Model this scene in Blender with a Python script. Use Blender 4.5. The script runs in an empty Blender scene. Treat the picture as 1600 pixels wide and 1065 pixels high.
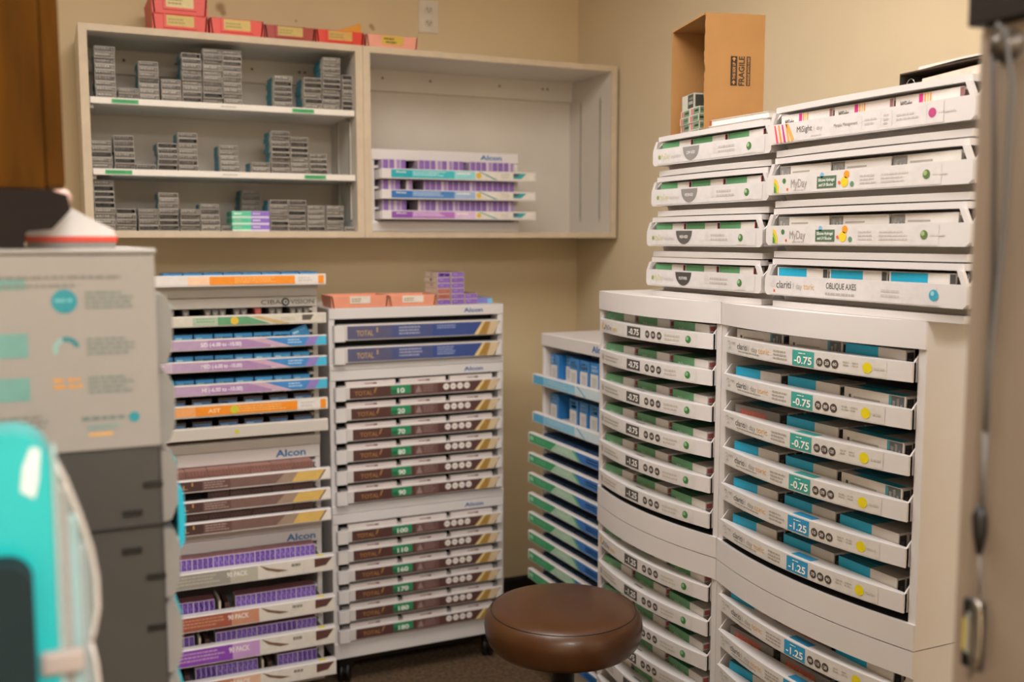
import bpy, math, random
from mathutils import Matrix, Vector
random.seed(7)
SC = bpy.context.scene
COL = SC.collection
R = math.radians

# ------------------------------------------------------------------ camera, world, lights, exposure
F_PX, YAW, HC = 1580.0, R(24.8), 1.45
PITCH = math.atan(160 / F_PX)
fw = Vector((math.sin(YAW) * math.cos(PITCH), math.cos(YAW) * math.cos(PITCH), -math.sin(PITCH)))
rt = Vector((math.cos(YAW), -math.sin(YAW), 0)); up = rt.cross(fw)
cd = bpy.data.cameras.new('camera'); cam = bpy.data.objects.new('camera', cd); COL.objects.link(cam)
cam.matrix_world = Matrix(((rt.x, up.x, -fw.x, 0), (rt.y, up.y, -fw.y, 0), (rt.z, up.z, -fw.z, HC), (0, 0, 0, 1)))
cd.sensor_width = 36; cd.lens = F_PX / 1600 * 36; cd.clip_start = .05
cd.dof.use_dof = True; cd.dof.focus_distance = 2.0; cd.dof.aperture_fstop = 3.0
SC.camera = cam
w = bpy.data.worlds.new('world'); SC.world = w; w.use_nodes = True
w.node_tree.nodes['Background'].inputs[0].default_value = (.9, .85, .8, 1)
w.node_tree.nodes['Background'].inputs[1].default_value = .05
LIGHTS = [(.45, 1.70, 2.67, 1.2, 1.2, 13.5), (.45, -1.25, 2.67, 1.2, 1.2, 60)]
for x, y, z, sx, sy, p in LIGHTS:
    ld = bpy.data.lights.new('ceiling_lamp', 'AREA'); ld.shape = 'RECTANGLE'; ld.size = sx; ld.size_y = sy
    ld.energy = p; ld.color = (.965, .975, 1); ld.spread = R(170)
    lo = bpy.data.objects.new('ceiling_lamp', ld); COL.objects.link(lo); lo.location = (x, y, z - .02)
SC.view_settings.view_transform = 'Standard'; SC.view_settings.look = 'None'
SC.view_settings.gamma = 1; SC.view_settings.use_curve_mapping = False
SC.view_settings.exposure = .68

# ------------------------------------------------------------------ materials
def lin(h):
    h = h.lstrip('#'); o = []
    for i in (0, 2, 4):
        c = int(h[i:i + 2], 16) / 255
        o.append(c / 12.92 if c <= .04045 else ((c + .055) / 1.055) ** 2.4)
    return o
MATS = {}
def mat(h, rough=.5, var=.06, scale=18, metal=0, bump=0, trans=0, emit=0, alpha=1, coat=0, key=None):
    k = key or (h, rough, var, scale, metal, bump, trans, emit, alpha)
    if k in MATS: return MATS[k]
    m = bpy.data.materials.new('surface_' + h.lstrip('#')); m.use_nodes = True
    nt = m.node_tree; b = nt.nodes['Principled BSDF']; c = lin(h)
    tc = nt.nodes.new('ShaderNodeTexCoord'); n = nt.nodes.new('ShaderNodeTexNoise')
    n.inputs['Scale'].default_value = scale; n.inputs['Detail'].default_value = 3
    nt.links.new(tc.outputs['Object'], n.inputs['Vector'])
    r = nt.nodes.new('ShaderNodeValToRGB'); r.color_ramp.elements[0].position = .3; r.color_ramp.elements[1].position = .7
    r.color_ramp.elements[0].color = [x * (1 - var) for x in c] + [1]
    r.color_ramp.elements[1].color = [min(1, x * (1 + var)) for x in c] + [1]
    nt.links.new(n.outputs['Fac'], r.inputs['Fac']); nt.links.new(r.outputs['Color'], b.inputs['Base Color'])
    b.inputs['Roughness'].default_value = rough; b.inputs['Metallic'].default_value = metal
    if trans: b.inputs['Transmission Weight'].default_value = trans; b.inputs['IOR'].default_value = 1.3
    if coat: b.inputs['Coat Weight'].default_value = coat
    if alpha < 1: b.inputs['Alpha'].default_value = alpha
    if emit:
        nt.links.new(r.outputs['Color'], b.inputs['Emission Color']); b.inputs['Emission Strength'].default_value = emit
    if bump:
        bp = nt.nodes.new('ShaderNodeBump'); bp.inputs['Strength'].default_value = bump; bp.inputs['Distance'].default_value = .004
        nt.links.new(n.outputs['Fac'], bp.inputs['Height']); nt.links.new(bp.outputs['Normal'], b.inputs['Normal'])
    MATS[k] = m
    return m
def ink(h): return mat(h, .45, .05, 60)
WHITE = mat('D6D2D2', .38, .02, 9)
WHITE2 = mat('CDC8C6', .42, .02, 9)
BEIGE = mat('C9C3BB', .45, .02, 9)
DARK = mat('141618', .6, .1, 20)
BLACK = mat('0C0C0D', .45, .1, 20)
MELA = mat('D6CFC6', .45, .03, 6)
PLY = mat('C9B8A0', .55, .06, 25)

# ------------------------------------------------------------------ mesh builder
class MB:
    def __init__(s): s.v = []; s.f = []; s.m = []; s.mats = []; s.sm = []
    def mi(s, m):
        if m not in s.mats: s.mats.append(m)
        return s.mats.index(m)
    def face(s, pts, m, smooth=False):
        n = len(s.v); s.v += [tuple(p) for p in pts]; s.f.append(list(range(n, n + len(pts)))); s.m.append(s.mi(m)); s.sm.append(smooth)
    def add(s, vs, fs, m, smooth=False):
        n = len(s.v); s.v += [tuple(p) for p in vs]; k = s.mi(m)
        for f in fs: s.f.append([i + n for i in f]); s.m.append(k); s.sm.append(smooth)
    def box(s, x0, x1, y0, y1, z0, z1, m):
        v = [(x, y, z) for z in (z0, z1) for y in (y0, y1) for x in (x0, x1)]
        s.add(v, [(0, 2, 3, 1), (4, 5, 7, 6), (0, 1, 5, 4), (2, 6, 7, 3), (0, 4, 6, 2), (1, 3, 7, 5)], m); return s
    def prism(s, prof, ax, a0, a1, m, smooth=False):
        n = len(prof)
        def P(p, a):
            return (a, p[0], p[1]) if ax == 'x' else (p[0], a, p[1]) if ax == 'y' else (p[0], p[1], a)
        v = [P(p, a0) for p in prof] + [P(p, a1) for p in prof]
        s.add(v, [list(range(n))[::-1], [n + i for i in range(n)]], m)
        s.add(v, [(i, (i + 1) % n, n + (i + 1) % n, n + i) for i in range(n)], m, smooth); return s
    def lathe(s, prof, m, c=(0, 0, 0), n=40, smooth=True):
        v = []
        for r, z in prof:
            for i in range(n):
                a = 2 * math.pi * i / n; v.append((c[0] + r * math.cos(a), c[1] + r * math.sin(a), c[2] + z))
        f = [(j * n + i, j * n + (i + 1) % n, (j + 1) * n + (i + 1) % n, (j + 1) * n + i) for j in range(len(prof) - 1) for i in range(n)]
        s.add(v, f, m, smooth); return s
    def tube(s, pts, r, m, n=8, closed=False):
        pts = [Vector(p) for p in pts]; N = len(pts); v = []; f = []
        for i, p in enumerate(pts):
            d = (pts[(i + 1) % N] - pts[i - 1]) if closed else (pts[min(i + 1, N - 1)] - pts[max(i - 1, 0)])
            d.normalize(); a = d.cross(Vector((.31, .2, .93))); a.normalize(); b = d.cross(a)
            rr = r[i] if isinstance(r, (list, tuple)) else r
            for k in range(n):
                t = 2 * math.pi * k / n; v.append(p + a * math.cos(t) * rr + b * math.sin(t) * rr)
        for i in range(N if closed else N - 1):
            for k in range(n):
                j = (i + 1) % N; f.append((i * n + k, i * n + (k + 1) % n, j * n + (k + 1) % n, j * n + k))
        if not closed: f += [list(range(n))[::-1], [(N - 1) * n + k for k in range(n)]]
        s.add(v, f, m, True); return s
    def mesh(s, name):
        me = bpy.data.meshes.new(name); me.from_pydata(s.v, [], s.f)
        for m in s.mats: me.materials.append(m)
        me.polygons.foreach_set('material_index', s.m); me.polygons.foreach_set('use_smooth', s.sm); me.update()
        return me
    def build(s, name, parent=None, bevel=0, fix=True):
        me = s.mesh(name)
        o = bpy.data.objects.new(name, me); COL.objects.link(o)
        if parent is not None: o.parent = parent
        if bevel:
            b = o.modifiers.new('bevel', 'BEVEL'); b.width = bevel; b.segments = 2; b.limit_method = 'ANGLE'
        return o
def tag(o, label=None, cat=None, group=None, kind=None):
    if label: o['label'] = label
    if cat: o['category'] = cat
    if group: o['group'] = group
    if kind: o['kind'] = kind
    return o
class Fr:
    def __init__(s, x, y, z, deg=0): s.o = Vector((x, y, z)); s.a = R(deg)
    def w(s, u, v, z=0):
        c, n = math.cos(s.a), math.sin(s.a); return Vector((s.o.x + c * u - n * v, s.o.y + n * u + c * v, s.o.z + z))
def thing(name, fr, label, cat, group=None):
    o = bpy.data.objects.new(name, None); COL.objects.link(o); o.empty_display_size = .05
    o.location = fr.o; o.rotation_euler = (0, 0, fr.a)
    return tag(o, label, cat, group)
ORD = ['first', 'second', 'third', 'fourth', 'fifth', 'sixth', 'seventh', 'eighth', 'ninth', 'tenth', 'eleventh', 'twelfth', 'thirteenth', 'fourteenth', 'fifteenth',
       'sixteenth', 'seventeenth', 'eighteenth', 'nineteenth', 'twentieth', 'twenty-first', 'twenty-second', 'twenty-third', 'twenty-fourth', 'twenty-fifth', 'twenty-sixth']

# ------------------------------------------------------------------ flat print
TXT = {}
def text_geo(s, bold):
    k = (s, bold)
    if k not in TXT:
        cu = bpy.data.curves.new('t', 'FONT'); cu.body = s; cu.size = 1; cu.resolution_u = 3; cu.offset = .022 if bold else 0
        o = bpy.data.objects.new('t', cu); COL.objects.link(o)
        dg = bpy.context.evaluated_depsgraph_get(); me = o.evaluated_get(dg).to_mesh()
        v = [(p.co.x, p.co.y) for p in me.vertices]; f = [list(p.vertices) for p in me.polygons]
        o.evaluated_get(dg).to_mesh_clear(); bpy.data.objects.remove(o); bpy.data.curves.remove(cu)
        x0 = min(p[0] for p in v); x1 = max(p[0] for p in v)
        TXT[k] = ([((p[0] - x0) / (x1 - x0), p[1] / .69) for p in v], f)
    return TXT[k]
class Print(MB):
    """flat ink laid on a panel whose face is y = yf(u); P maps (u, z, lift) to a point"""
    def __init__(s, yf=None, P=None):
        super().__init__(); s.yf = yf if callable(yf) else (lambda u: yf or 0)
        s.P = P or (lambda u, z, l: (u, s.yf(u) - l, z))
    def lift(s, l): return .0005 + .0005 * l
    def r(s, u0, u1, z0, z1, c, l=0):
        n = max(1, int(abs(u1 - u0) / .035)) if s.yf(.1) != s.yf(.2) else 1
        for i in range(n):
            a = u0 + (u1 - u0) * i / n; b = u0 + (u1 - u0) * (i + 1) / n
            s.face([s.P(a, z0, s.lift(l)), s.P(b, z0, s.lift(l)), s.P(b, z1, s.lift(l)), s.P(a, z1, s.lift(l))], ink(c))
    def poly(s, pts, c, l=0): s.face([s.P(u, z, s.lift(l)) for u, z in pts], ink(c))
    def disc(s, u, z, rr, c, l=1, n=18): s.poly([(u + rr * math.cos(2 * math.pi * i / n), z + rr * math.sin(2 * math.pi * i / n)) for i in range(n)], c, l)
    def text(s, t, u0, u1, z, h, c, l=2, bold=False):
        v, f = text_geo(t, bold); s.add([s.P(u0 + (u1 - u0) * a, z + h * b, s.lift(l)) for a, b in v], f, ink(c))
    def micro(s, u0, u1, z0, z1, rows, c, l=1):
        h = (z1 - z0) / rows
        for i in range(rows):
            u = u0; z = z1 - (i + .75) * h; e = u1 - (u1 - u0) * random.uniform(0, .25)
            while u < e:
                b = min(e, u + random.uniform(.004, .012)); s.r(u, b, z, z + h * .5, c, l); u = b + .0016

# ------------------------------------------------------------------ printed cartons
KIND = {}
def carton(name, w, d, h, base, front=(), top=(), left=(), right=(), ft=None):
    """front/top/left/right: patches (a0, a1, b0, b1, colour) in fractions of that face"""
    m = MB(); m.box(0, w, 0, d, 0, h, mat(base, .5, .04, 40)); e = .0004
    for a0, a1, b0, b1, c in front: m.face([(a0 * w, -e, b0 * h), (a1 * w, -e, b0 * h), (a1 * w, -e, b1 * h), (a0 * w, -e, b1 * h)], ink(c))
    for a0, a1, b0, b1, c in top: m.face([(a0 * w, b0 * d, h + e), (a1 * w, b0 * d, h + e), (a1 * w, b1 * d, h + e), (a0 * w, b1 * d, h + e)], ink(c))
    for a0, a1, b0, b1, c in left: m.face([(-e, a1 * d, b0 * h), (-e, a0 * d, b0 * h), (-e, a0 * d, b1 * h), (-e, a1 * d, b1 * h)], ink(c))
    for a0, a1, b0, b1, c in right: m.face([(w + e, a0 * d, b0 * h), (w + e, a1 * d, b0 * h), (w + e, a1 * d, b1 * h), (w + e, a0 * d, b1 * h)], ink(c))
    for t, a0, a1, b, th, c in (ft or ()):
        v, f = text_geo(t, True); m.add([(w * (a0 + (a1 - a0) * p), -2 * e, h * (b + th * q)) for p, q in v], f, ink(c))
    KIND[name] = (m.mesh(name), w, d, h)
NAMES = dict(mint='mint_lens_box', lilac='lilac_lens_box', violet='slim_purple_lens_box', violetpale='slim_purple_lens_box', purple='purple_lens_box', brown='brown_lens_box', umber='brown_lens_box', blue='blue_lens_box', bluelow='blue_lens_box', bluebrown='dark_lens_box', charcoal='slim_dark_lens_box', redslim='slim_red_lens_box', navy='navy_lens_box', bluetall='upright_blue_lens_box', purplestack='purple_carton', rosestack='rose_carton', skystack='blue_carton', green='green_lens_box', greenbin='green_lens_box', cyan='cyan_lens_box', cyanbig='cyan_lens_box', paleback='pale_lens_box', orange='orange_lens_box', pinkbox='pink_striped_lens_box', photobox='photo_lens_box', greensmall='sample_box', greenlarge='sample_box')
def put(kind, fr, u, v, z, label, group, deg=0, tilt=0, name=None, cat='box'):
    name = name or NAMES.get(kind, 'grey_lens_box')
    o = bpy.data.objects.new(name, KIND[kind][0]); COL.objects.link(o)
    o.location = fr.w(u, v, z); o.rotation_euler = (0, tilt, fr.a + R(deg))
    return tag(o, label, cat, group)
def greyfront(seed, base='B9B2A8', dark='4A4643'):
    rnd = random.Random(seed); p = [(.02, .98, .12, .9, dark), (.80, .94, .25, .78, base)]
    x = .06
    while x < .74:
        e = x + rnd.uniform(.03, .1); p.append((x, min(e, .75), .5, .8, 'DAD3C8')); p.append((x, min(e + .02, .75), .22, .36, '8F8880')); x = e + .04
    return p
GL = [(.0, .30, .02, .98, 'CFCAC2'), (.30, 1, .02, .98, '2C8FA6')]
for i in range(4):
    carton('grey%d' % i, .0565, .115, .0163, 'B4ADA3', greyfront(i, dark=['3C3835', '4A4541', '56514C', '322E2C'][i]),
           [(.05, .95, .05, .35, 'C7C1B8'), (.05, .95, .38, .97, '2C8FA6')], GL, GL)
carton('mint', .058, .115, .0205, 'CFE6DA', [(.0, 1, .25, .95, '4FC49A'), (.08, .5, .5, .75, 'E8F5EF')], [(.05, .95, .05, .95, '4FC49A')], [(0, 1, .2, .95, '4FC49A')])
carton('lilac', .058, .115, .0205, 'DAD2EA', [(.0, 1, .25, .95, '8B6AC6'), (.08, .5, .5, .75, 'EDE6F7')], [(.05, .95, .05, .95, '8B6AC6')], [(0, 1, .2, .95, '8B6AC6')])
ENDG = [(.1, .9, .08, .5, '2B2A2B'), (.1, .9, .5, .66, '9A948E'), (.15, .85, .70, .92, 'B8646A')]
carton('green', .137, .021, .049, 'DAD6D2', [(0, .62, 0, 1, '5E9A6C')], [(0, .62, 0, 1, '2F6B47'), (.62, 1, .0, 1, 'BDB8B2')], right=ENDG,
       ft=[('MyDay toric', .16, .5, .56, .16, 'B7D9BE')])
carton('greenbin', .124, .021, .0475, 'DAD6D2', [(0, .56, 0, 1, '5E9A6C'), (.95, 1, .1, .98, '2B2A2B'), (.93, .97, .6, .98, 'C8545E')], [(0, .62, 0, 1, '2F6B47'), (.62, 1, .0, 1, 'BDB8B2')], right=ENDG, ft=[('MyDay multifocal', .1, .42, .56, .14, 'B7D9BE')])
ENDC = [(.12, .88, .08, .92, '3A3A3C'), (.3, .7, .3, .7, '8A8886')]
carton('cyan', .143, .021, .049, 'CDC8C3', [(0, .56, .02, 1, '12A5D0')], [(0, .56, 0, 1, '1B7F95'), (.56, 1, 0, 1, 'A9A49E')], right=ENDC,
       ft=[('1 day - Silicone Hydrogel', .05, .42, .5, .13, 'BFE6F0')])
carton('paleback', .147, .021, .049, 'D2CCC4', [(.78, .98, .02, .98, '55595C'), (.80, .84, .45, .8, 'D8D5D0'), (.86, .9, .3, .9, 'D8D5D0'), (.92, .95, .5, .7, 'D8D5D0'), (.08, .12, .6, .75, '4A4A4A'), (.16, .6, .64, .70, 'A39D96'), (.1, .7, .4, .45, 'A39D96'), (.74, .78, .02, .98, '3E8F9A')],
       [(.2, .95, 0, 1, '1B8FA8'), (0, .2, 0, 1, 'B5AFA8')], right=ENDC)
carton('orange', .143, .021, .049, '77736F', [(.12, .72, .35, .85, '9E5A4A')], [(0, 1, 0, 1, '6E6B68')], right=ENDC, ft=[('clariti 1 day - toric', .14, .7, .5, .26, 'E0644A')])
carton('pinkbox', .142, .021, .0505, 'E6DFDC', [(.36, .42, .5, .98, 'D23A8A'), (.44, .46, .5, .98, 'F0A04A'), (.48, .50, .5, .98, 'F4C46A'), (.52, .54, .5, .98, 'F0A04A'), (.95, 1, .3, .98, '9A6A6A')],
       right=[(.1, .9, .1, .9, '7A5A5A'), (.2, .8, .2, .5, 'C86A8A')], ft=[('MiSight', .08, .26, .62, .2, '6A6663')])
carton('photobox', .142, .021, .0505, 'DAD5D0', [(.0, .22, .45, .98, '7E7C7A'), (.03, .07, .5, .85, 'D8D5D0'), (.1, .13, .5, .75, 'D8D5D0'), (.15, .19, .5, .9, 'C8C5C0'), (.26, .6, .72, .78, 'A39D96'), (.26, .7, .56, .6, 'B5AFA8')], right=[(.1, .9, .1, .9, '9A9794'), (.3, .7, .3, .8, '5A5856')])
carton('cyanbig', .142, .03, .0505, 'DFDAD6', [(.03, .60, .1, .98, '1BA6CC'), (.92, 1, .1, .98, '4A4A4C')], right=[(.1, .9, .1, .9, '3A3A3C'), (.25, .75, .3, .7, '8A8886')], ft=[('365 1 day - Silicone Hydrogel', .07, .5, .52, .13, 'DDF3F8')])
carton('violet', .0205, .1, .060, 'B9A9C2', [(.22, 1, .0, 1, '7F5CA8'), (.5, .62, .1, .9, '9277B4')], [(.1, 1, 0, 1, '7F5CA8')])
carton('violetpale', .0205, .1, .060, 'C9BCC8', [(.45, .95, .0, 1, '9C82B8')], [(.1, 1, 0, 1, '9C82B8')])
sq = []
for i in range(4):
    a = .03 + i * .245
    sq += [(a, a + .215, .06, .97, '6A49A6'), (a + .04, a + .1, .78, .9, 'A68FD0'), (a + .1, a + .17, .66, .76, 'A68FD0'), (a + .05, a + .12, .56, .62, '8C70C0')]
carton('purple', .0602, .046, .0745, 'C9BCD2', sq, [(0, 1, 0, 1, '8A5A5E'), (.49, .51, 0, 1, '6E4548')])
st = []
for i in range(6): st += [(.04 + i * .16, .15 + i * .16, .05, .95, '7A544C'), (.07 + i * .16, .10 + i * .16, .3, .8, 'A88478')]
carton('brown', .061, .11, .054, '8E665C', st, [(0, 1, 0, 1, '9A6E64')])
st = []
for i in range(6): st += [(.04 + i * .16, .15 + i * .16, .05, .95, '4A302C'), (.07 + i * .16, .10 + i * .16, .3, .8, '7A5A50')]
carton('umber', .061, .11, .054, '5A3E38', st, [(0, 1, 0, 1, '4A2F2B')])
carton('blue', .052, .1, .041, '2F7FB8', [(.05, .95, .45, .95, '2E8CC8'), (.1, .45, .62, .8, 'B8DCF0'), (.5, .9, .68, .8, '8CC4E4')], [(0, 1, 0, 1, '1C3C5C'), (.05, .95, .0, .2, '2E8CC8')])
carton('bluelow', .052, .1, .033, '2F7FB8', [(.05, .95, .45, .95, '2E8CC8')], [(0, 1, 0, 1, '24598A'), (.1, .4, .3, .6, 'A8C8E0'), (.5, .9, .1, .3, '8CB4D4')])
carton('bluebrown', .055, .1, .046, '3A2E2E', [(.05, .95, .5, .85, '3B6C9C'), (.1, .5, .6, .78, '9EC0DC')], [(0, 1, 0, 1, '4A2E2A')])
carton('charcoal', .018, .1, .043, '3E3A36', [(.15, .85, .1, .9, '6A655C'), (.35, .65, .3, .8, '9A948A')])
carton('redslim', .018, .1, .043, '8A3A38', [(.15, .85, .1, .9, 'A84A46')])
carton('navy', .066, .1, .034, '1E3F66', [(.05, .95, .1, .9, '24507E'), (.1, .6, .5, .7, '5E8CB4')], [(0, 1, 0, 1, '1A3A5E'), (.02, .98, .02, .1, '35648F')])
carton('bluetall', .054, .06, .078, 'D4D2D2', [(0, 1, .58, 1, '2A7FC4'), (.82, 1, 0, .58, '2A7FC4'), (.12, .78, .66, .78, 'A8CDE8'), (.12, .7, .82, .9, 'A8CDE8'), (.15, .7, .1, .45, 'BEBCBC')], [(0, 1, 0, 1, '2368A8')], right=[(0, 1, 0, 1, '2470B4')])
carton('purplestack', .045, .12, .0175, 'D8CDBE', [(.02, .98, .08, .94, '7E58B0'), (.15, .5, .4, .7, 'B49AD4'), (.6, .9, .3, .6, '9C7CC6')], [(0, 1, 0, 1, '8A6A60')], left=[(.0, 1, .04, .96, 'D8CDBE'), (.42, .55, .35, .75, '5A4E48')])
carton('rosestack', .045, .12, .0175, 'CDB8A8', [(.02, .98, .08, .94, 'B0675E'), (.15, .7, .4, .6, 'C88A80')], [(0, 1, 0, 1, '9A6A60')], left=[(.0, 1, .04, .96, 'D8CDBE')])
carton('skystack', .055, .12, .0175, 'A8C4E0', [(.02, .7, .08, .94, '7C78C4'), (.7, .98, .08, .94, '6FB4E0')], [(0, 1, 0, 1, '7E8CCB')])
carton('greensmall', .028, .06, .017, 'CFCBC2', [(.04, .66, .08, .9, '6E8A70'), (.1, .5, .35, .65, '3E4A40'), (.68, .8, .1, .9, 'C8706E')], [(0, 1, 0, 1, 'C5C2BA')], left=[(.04, .66, .08, .9, '6E8A70'), (.1, .5, .35, .65, '3E4A40'), (.70, .9, .1, .9, 'C8706E')])
carton('greenlarge', .06, .08, .035, 'BFC0B6', [(.05, .6, .1, .9, '3E4038')], [(0, 1, 0, 1, 'D0CCC4')], left=[(.05, .5, .05, .95, '45463E'), (.1, .44, .3, .5, 'B8B8AE'), (.1, .4, .6, .75, '8A8A80')])
# ------------------------------------------------------------------ the room
XL, XR, YB, YF, ZC = -.56, 1.94, 3.58, -2.4, 2.71
def wallmat(h, spots=()):
    m = mat(h, .7, .03, 3, bump=.03, key=('wall', h, len(spots))); nt = m.node_tree; b = nt.nodes['Principled BSDF']
    src = b.inputs['Base Color'].links[0].from_socket
    for (x, z, rad, c) in spots:                                   # old scuffs and patched paint on the wall
        tc = nt.nodes.new('ShaderNodeTexCoord'); vm = nt.nodes.new('ShaderNodeVectorMath'); vm.operation = 'DISTANCE'
        nt.links.new(tc.outputs['Object'], vm.inputs[0]); vm.inputs[1].default_value = (x, YB, z)
        mr = nt.nodes.new('ShaderNodeMapRange'); mr.inputs['From Min'].default_value = rad; mr.inputs['From Max'].default_value = rad * .35
        nt.links.new(vm.outputs['Value'], mr.inputs['Value'])
        mx = nt.nodes.new('ShaderNodeMix'); mx.data_type = 'RGBA'
        nt.links.new(mr.outputs['Result'], mx.inputs['Factor']); nt.links.new(src, mx.inputs['A'])
        mx.inputs['B'].default_value = lin(c) + [1]; src = mx.outputs['Result']
    nt.links.new(src, b.inputs['Base Color']); return m
WALL = wallmat('DCCBAC')
WALLB = wallmat('DAC7A2', [(.575, 2.222, .022, 'A98C66'), (.584, 2.205, .014, 'A98C66'), (1.10, 2.205, .012, 'A98C66'), (1.106, 2.197, .010, 'B0946C'), (.83, 2.2, .006, 'B0946C')])
def struct(name, mb, bevel=0): return tag(mb.build(name, None, bevel), kind='structure')
def carpet():
    m = mat('5A4631', .95, .55, 75, bump=.8, key='carpet'); return m
struct('floor', MB().box(XL, XR, YF, YB, -.06, 0, carpet()))
struct('ceiling', MB().box(XL, XR, YF, YB, ZC, ZC + .06, mat('ECE8E1', .8, .03, 12)))
struct('wall_back', MB().box(XL - .1, XR + .1, YB, YB + .1, 0, ZC, WALLB))
struct('wall_right', MB().box(XR, XR + .1, YF, YB, 0, ZC, WALL))
struct('wall_left', MB().box(XL - .1, XL, YF, YB, 0, ZC, WALL))
struct('wall_front', MB().box(XL - .1, XR + .1, YF - .1, YF, 0, ZC, WALL))
BBM = mat('1E1815', .5, .1, 10)
bbp = [(0, 0), (-.012, 0), (-.012, .09), (-.008, .1), (0, .1)]
struct('baseboard_back', MB().prism([(YB + a, b) for a, b in bbp], 'x', XL, XR, BBM))
struct('baseboard_right', MB().prism([(XR + a, b) for a, b in bbp], 'y', YF, YB - .012, BBM))
struct('baseboard_left', MB().prism([(XL - a, b) for a, b in bbp], 'y', YF, YB - .012, BBM))
for i, (x, y, z, sx, sy, p) in enumerate(LIGHTS):
    t = thing('ceiling_light', Fr(x, y, z), ['flat ceiling light panel above the stool', 'flat ceiling light panel behind the camera'][i], 'light')
    m = MB(); a, b = sx / 2, sy / 2
    for bx in ((-a - .03, a + .03, -b - .03, -b), (-a - .03, a + .03, b, b + .03), (-a - .03, -a, -b, b), (a, a + .03, -b, b)): m.box(*bx, 0, ZC - z, WHITE)
    m.build('frame', t); MB().box(-a, a, -b, b, .006, .014, mat('FFF1DE', .4, 0, emit=3)).build('diffuser', t)

# wall outlet
t = thing('wall_outlet', Fr(1.3165, YB - .006, 2.257), 'white double wall outlet above the wall cabinets', 'outlet')
MB().box(-.038, .038, 0, .006, -.058, .058, mat('DCD3C8', .4)).build('cover_plate', t, .002)
for k in (-1, 1):
    s = MB(); s.prism([(.0165 * math.cos(a) , k * .0235 + min(.0125, max(-.0125, .0165 * math.sin(a)))) for a in [2 * math.pi * i / 24 for i in range(24)]], 'y', -.002, .001, mat('D2C9BD', .4))
    so = s.build('socket', t)
    s = MB(); s.box(-.008, -.0055, -.003, -.0019, k * .0235 - .002, k * .0235 + .007, BLACK); s.box(.0055, .008, -.003, -.0019, k * .0235 - .002, k * .0235 + .006, BLACK)
    s.box(-.002, .002, -.003, -.0019, k * .0235 - .009, k * .0235 - .005, BLACK); s.build('slot', so)
MB().lathe([(0, -.001), (.003, 0)], mat('8A857C', .4, metal=1), n=10).build('screw', t).rotation_euler = (R(90), 0, 0)

# ------------------------------------------------------------------ wall cabinets
CZ0, CZ1, CY, CT = 1.453, 2.072, 3.25, .024
def wall_cabinet(x0, x1, label, side_from_right):
    W = x1 - x0; H = CZ1 - CZ0; D = YB - CY - .002
    t = thing('wall_cabinet', Fr(x0, CY, CZ0), label, 'cabinet', 'open white wall cabinets'); e = .004
    def panel(name, a, b, c, d, z0, z1, edge):
        m = MB().box(a, b, c + e, d, z0, z1, MELA); m.box(a, b, c, c + e, z0, z1, PLY); return m.build(name, t)
    panel('side_panel', 0, CT, 0, D, 0, H, 1); panel('side_panel', W - CT, W, 0, D, 0, H, 1)
    panel('top_panel', CT, W - CT, 0, D, H - .02, H, 1); panel('bottom_panel', CT, W - CT, 0, D, 0, .02, 1)
    MB().box(CT, W - CT, D - .006, D, .02, H - .02, MELA).build('back_panel', t)
    hr = MB().box(CT, W - CT, D - .024, D - .006, H - .095, H - .02, MELA).build('hanging_rail', t)
    for f in (.17, .36, .65, .84, .862):
        o = MB().lathe([(0, .0022), (.0045, 0)], mat('6A5F52', .4, metal=.8), n=10).build('screw', hr); o.rotation_euler = (R(90), 0, 0); o.location = (W * f, D - .0242, H - .05)
    for xs in (CT, W - CT - .003):
        for yy in (.07, .22):
            m = MB().box(xs, xs + .003, yy, yy + .016, .06, H - .1, mat('C9C4BC', .35, metal=.3))
            m.box(xs + (.003 if xs == CT else -.0004), xs + (.0034 if xs == CT else 0), yy + .005, yy + .009, .07, H - .11, mat('6A6660', .5)); m.build('shelf_standard', t)
    return t, W, D
XC = .968
cabL, WL, DL = wall_cabinet(.118, XC - .0005, 'open wall cabinet with two shelves of grey lens boxes', 0)
cabR, WR, DR = wall_cabinet(XC + .0005, 1.925, 'empty-looking open wall cabinet with one drawer dispenser, by the corner', 1)
SHZ = [1.865, 1.657]
for k, z in enumerate(SHZ):
    s = MB().box(CT + .002, WL - CT - .002, .012, DL - .026, z - .019 - CZ0, z - CZ0, mat('E6E0D8', .4, .02)).build('shelf', cabL, .0015)
    for a in ((.085, .16), (.62, .69)) if k == 0 else ((.06, .135), (.655, .725)):
        p = Print(.0118); zz = z - CZ0; p.r(a[0], a[1], zz - .016, zz - .004, '3FA567', 0); p.micro(a[0] + .008, a[1] - .006, zz - .013, zz - .006, 1, '2F8450', 1); p.build('tape_label', s)
    p = Print(.0118); p.micro(.40, .455, z - CZ0 - .012, z - CZ0 - .007, 1, 'A39B90'); p.build('pencil_note', s)
    for q in (.03, .22):
        MB().box(CT, CT + .012, q, q + .012, z - .031 - CZ0, z - .0195 - CZ0, mat('8A867E', .4, metal=.6)).build('shelf_clip', cabL)
    MB().box(WL - CT - .012, WL - CT, .07, .085, z - .031 - CZ0, z - .0195 - CZ0, mat('8A867E', .4, metal=.6)).build('shelf_clip', cabL)

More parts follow.
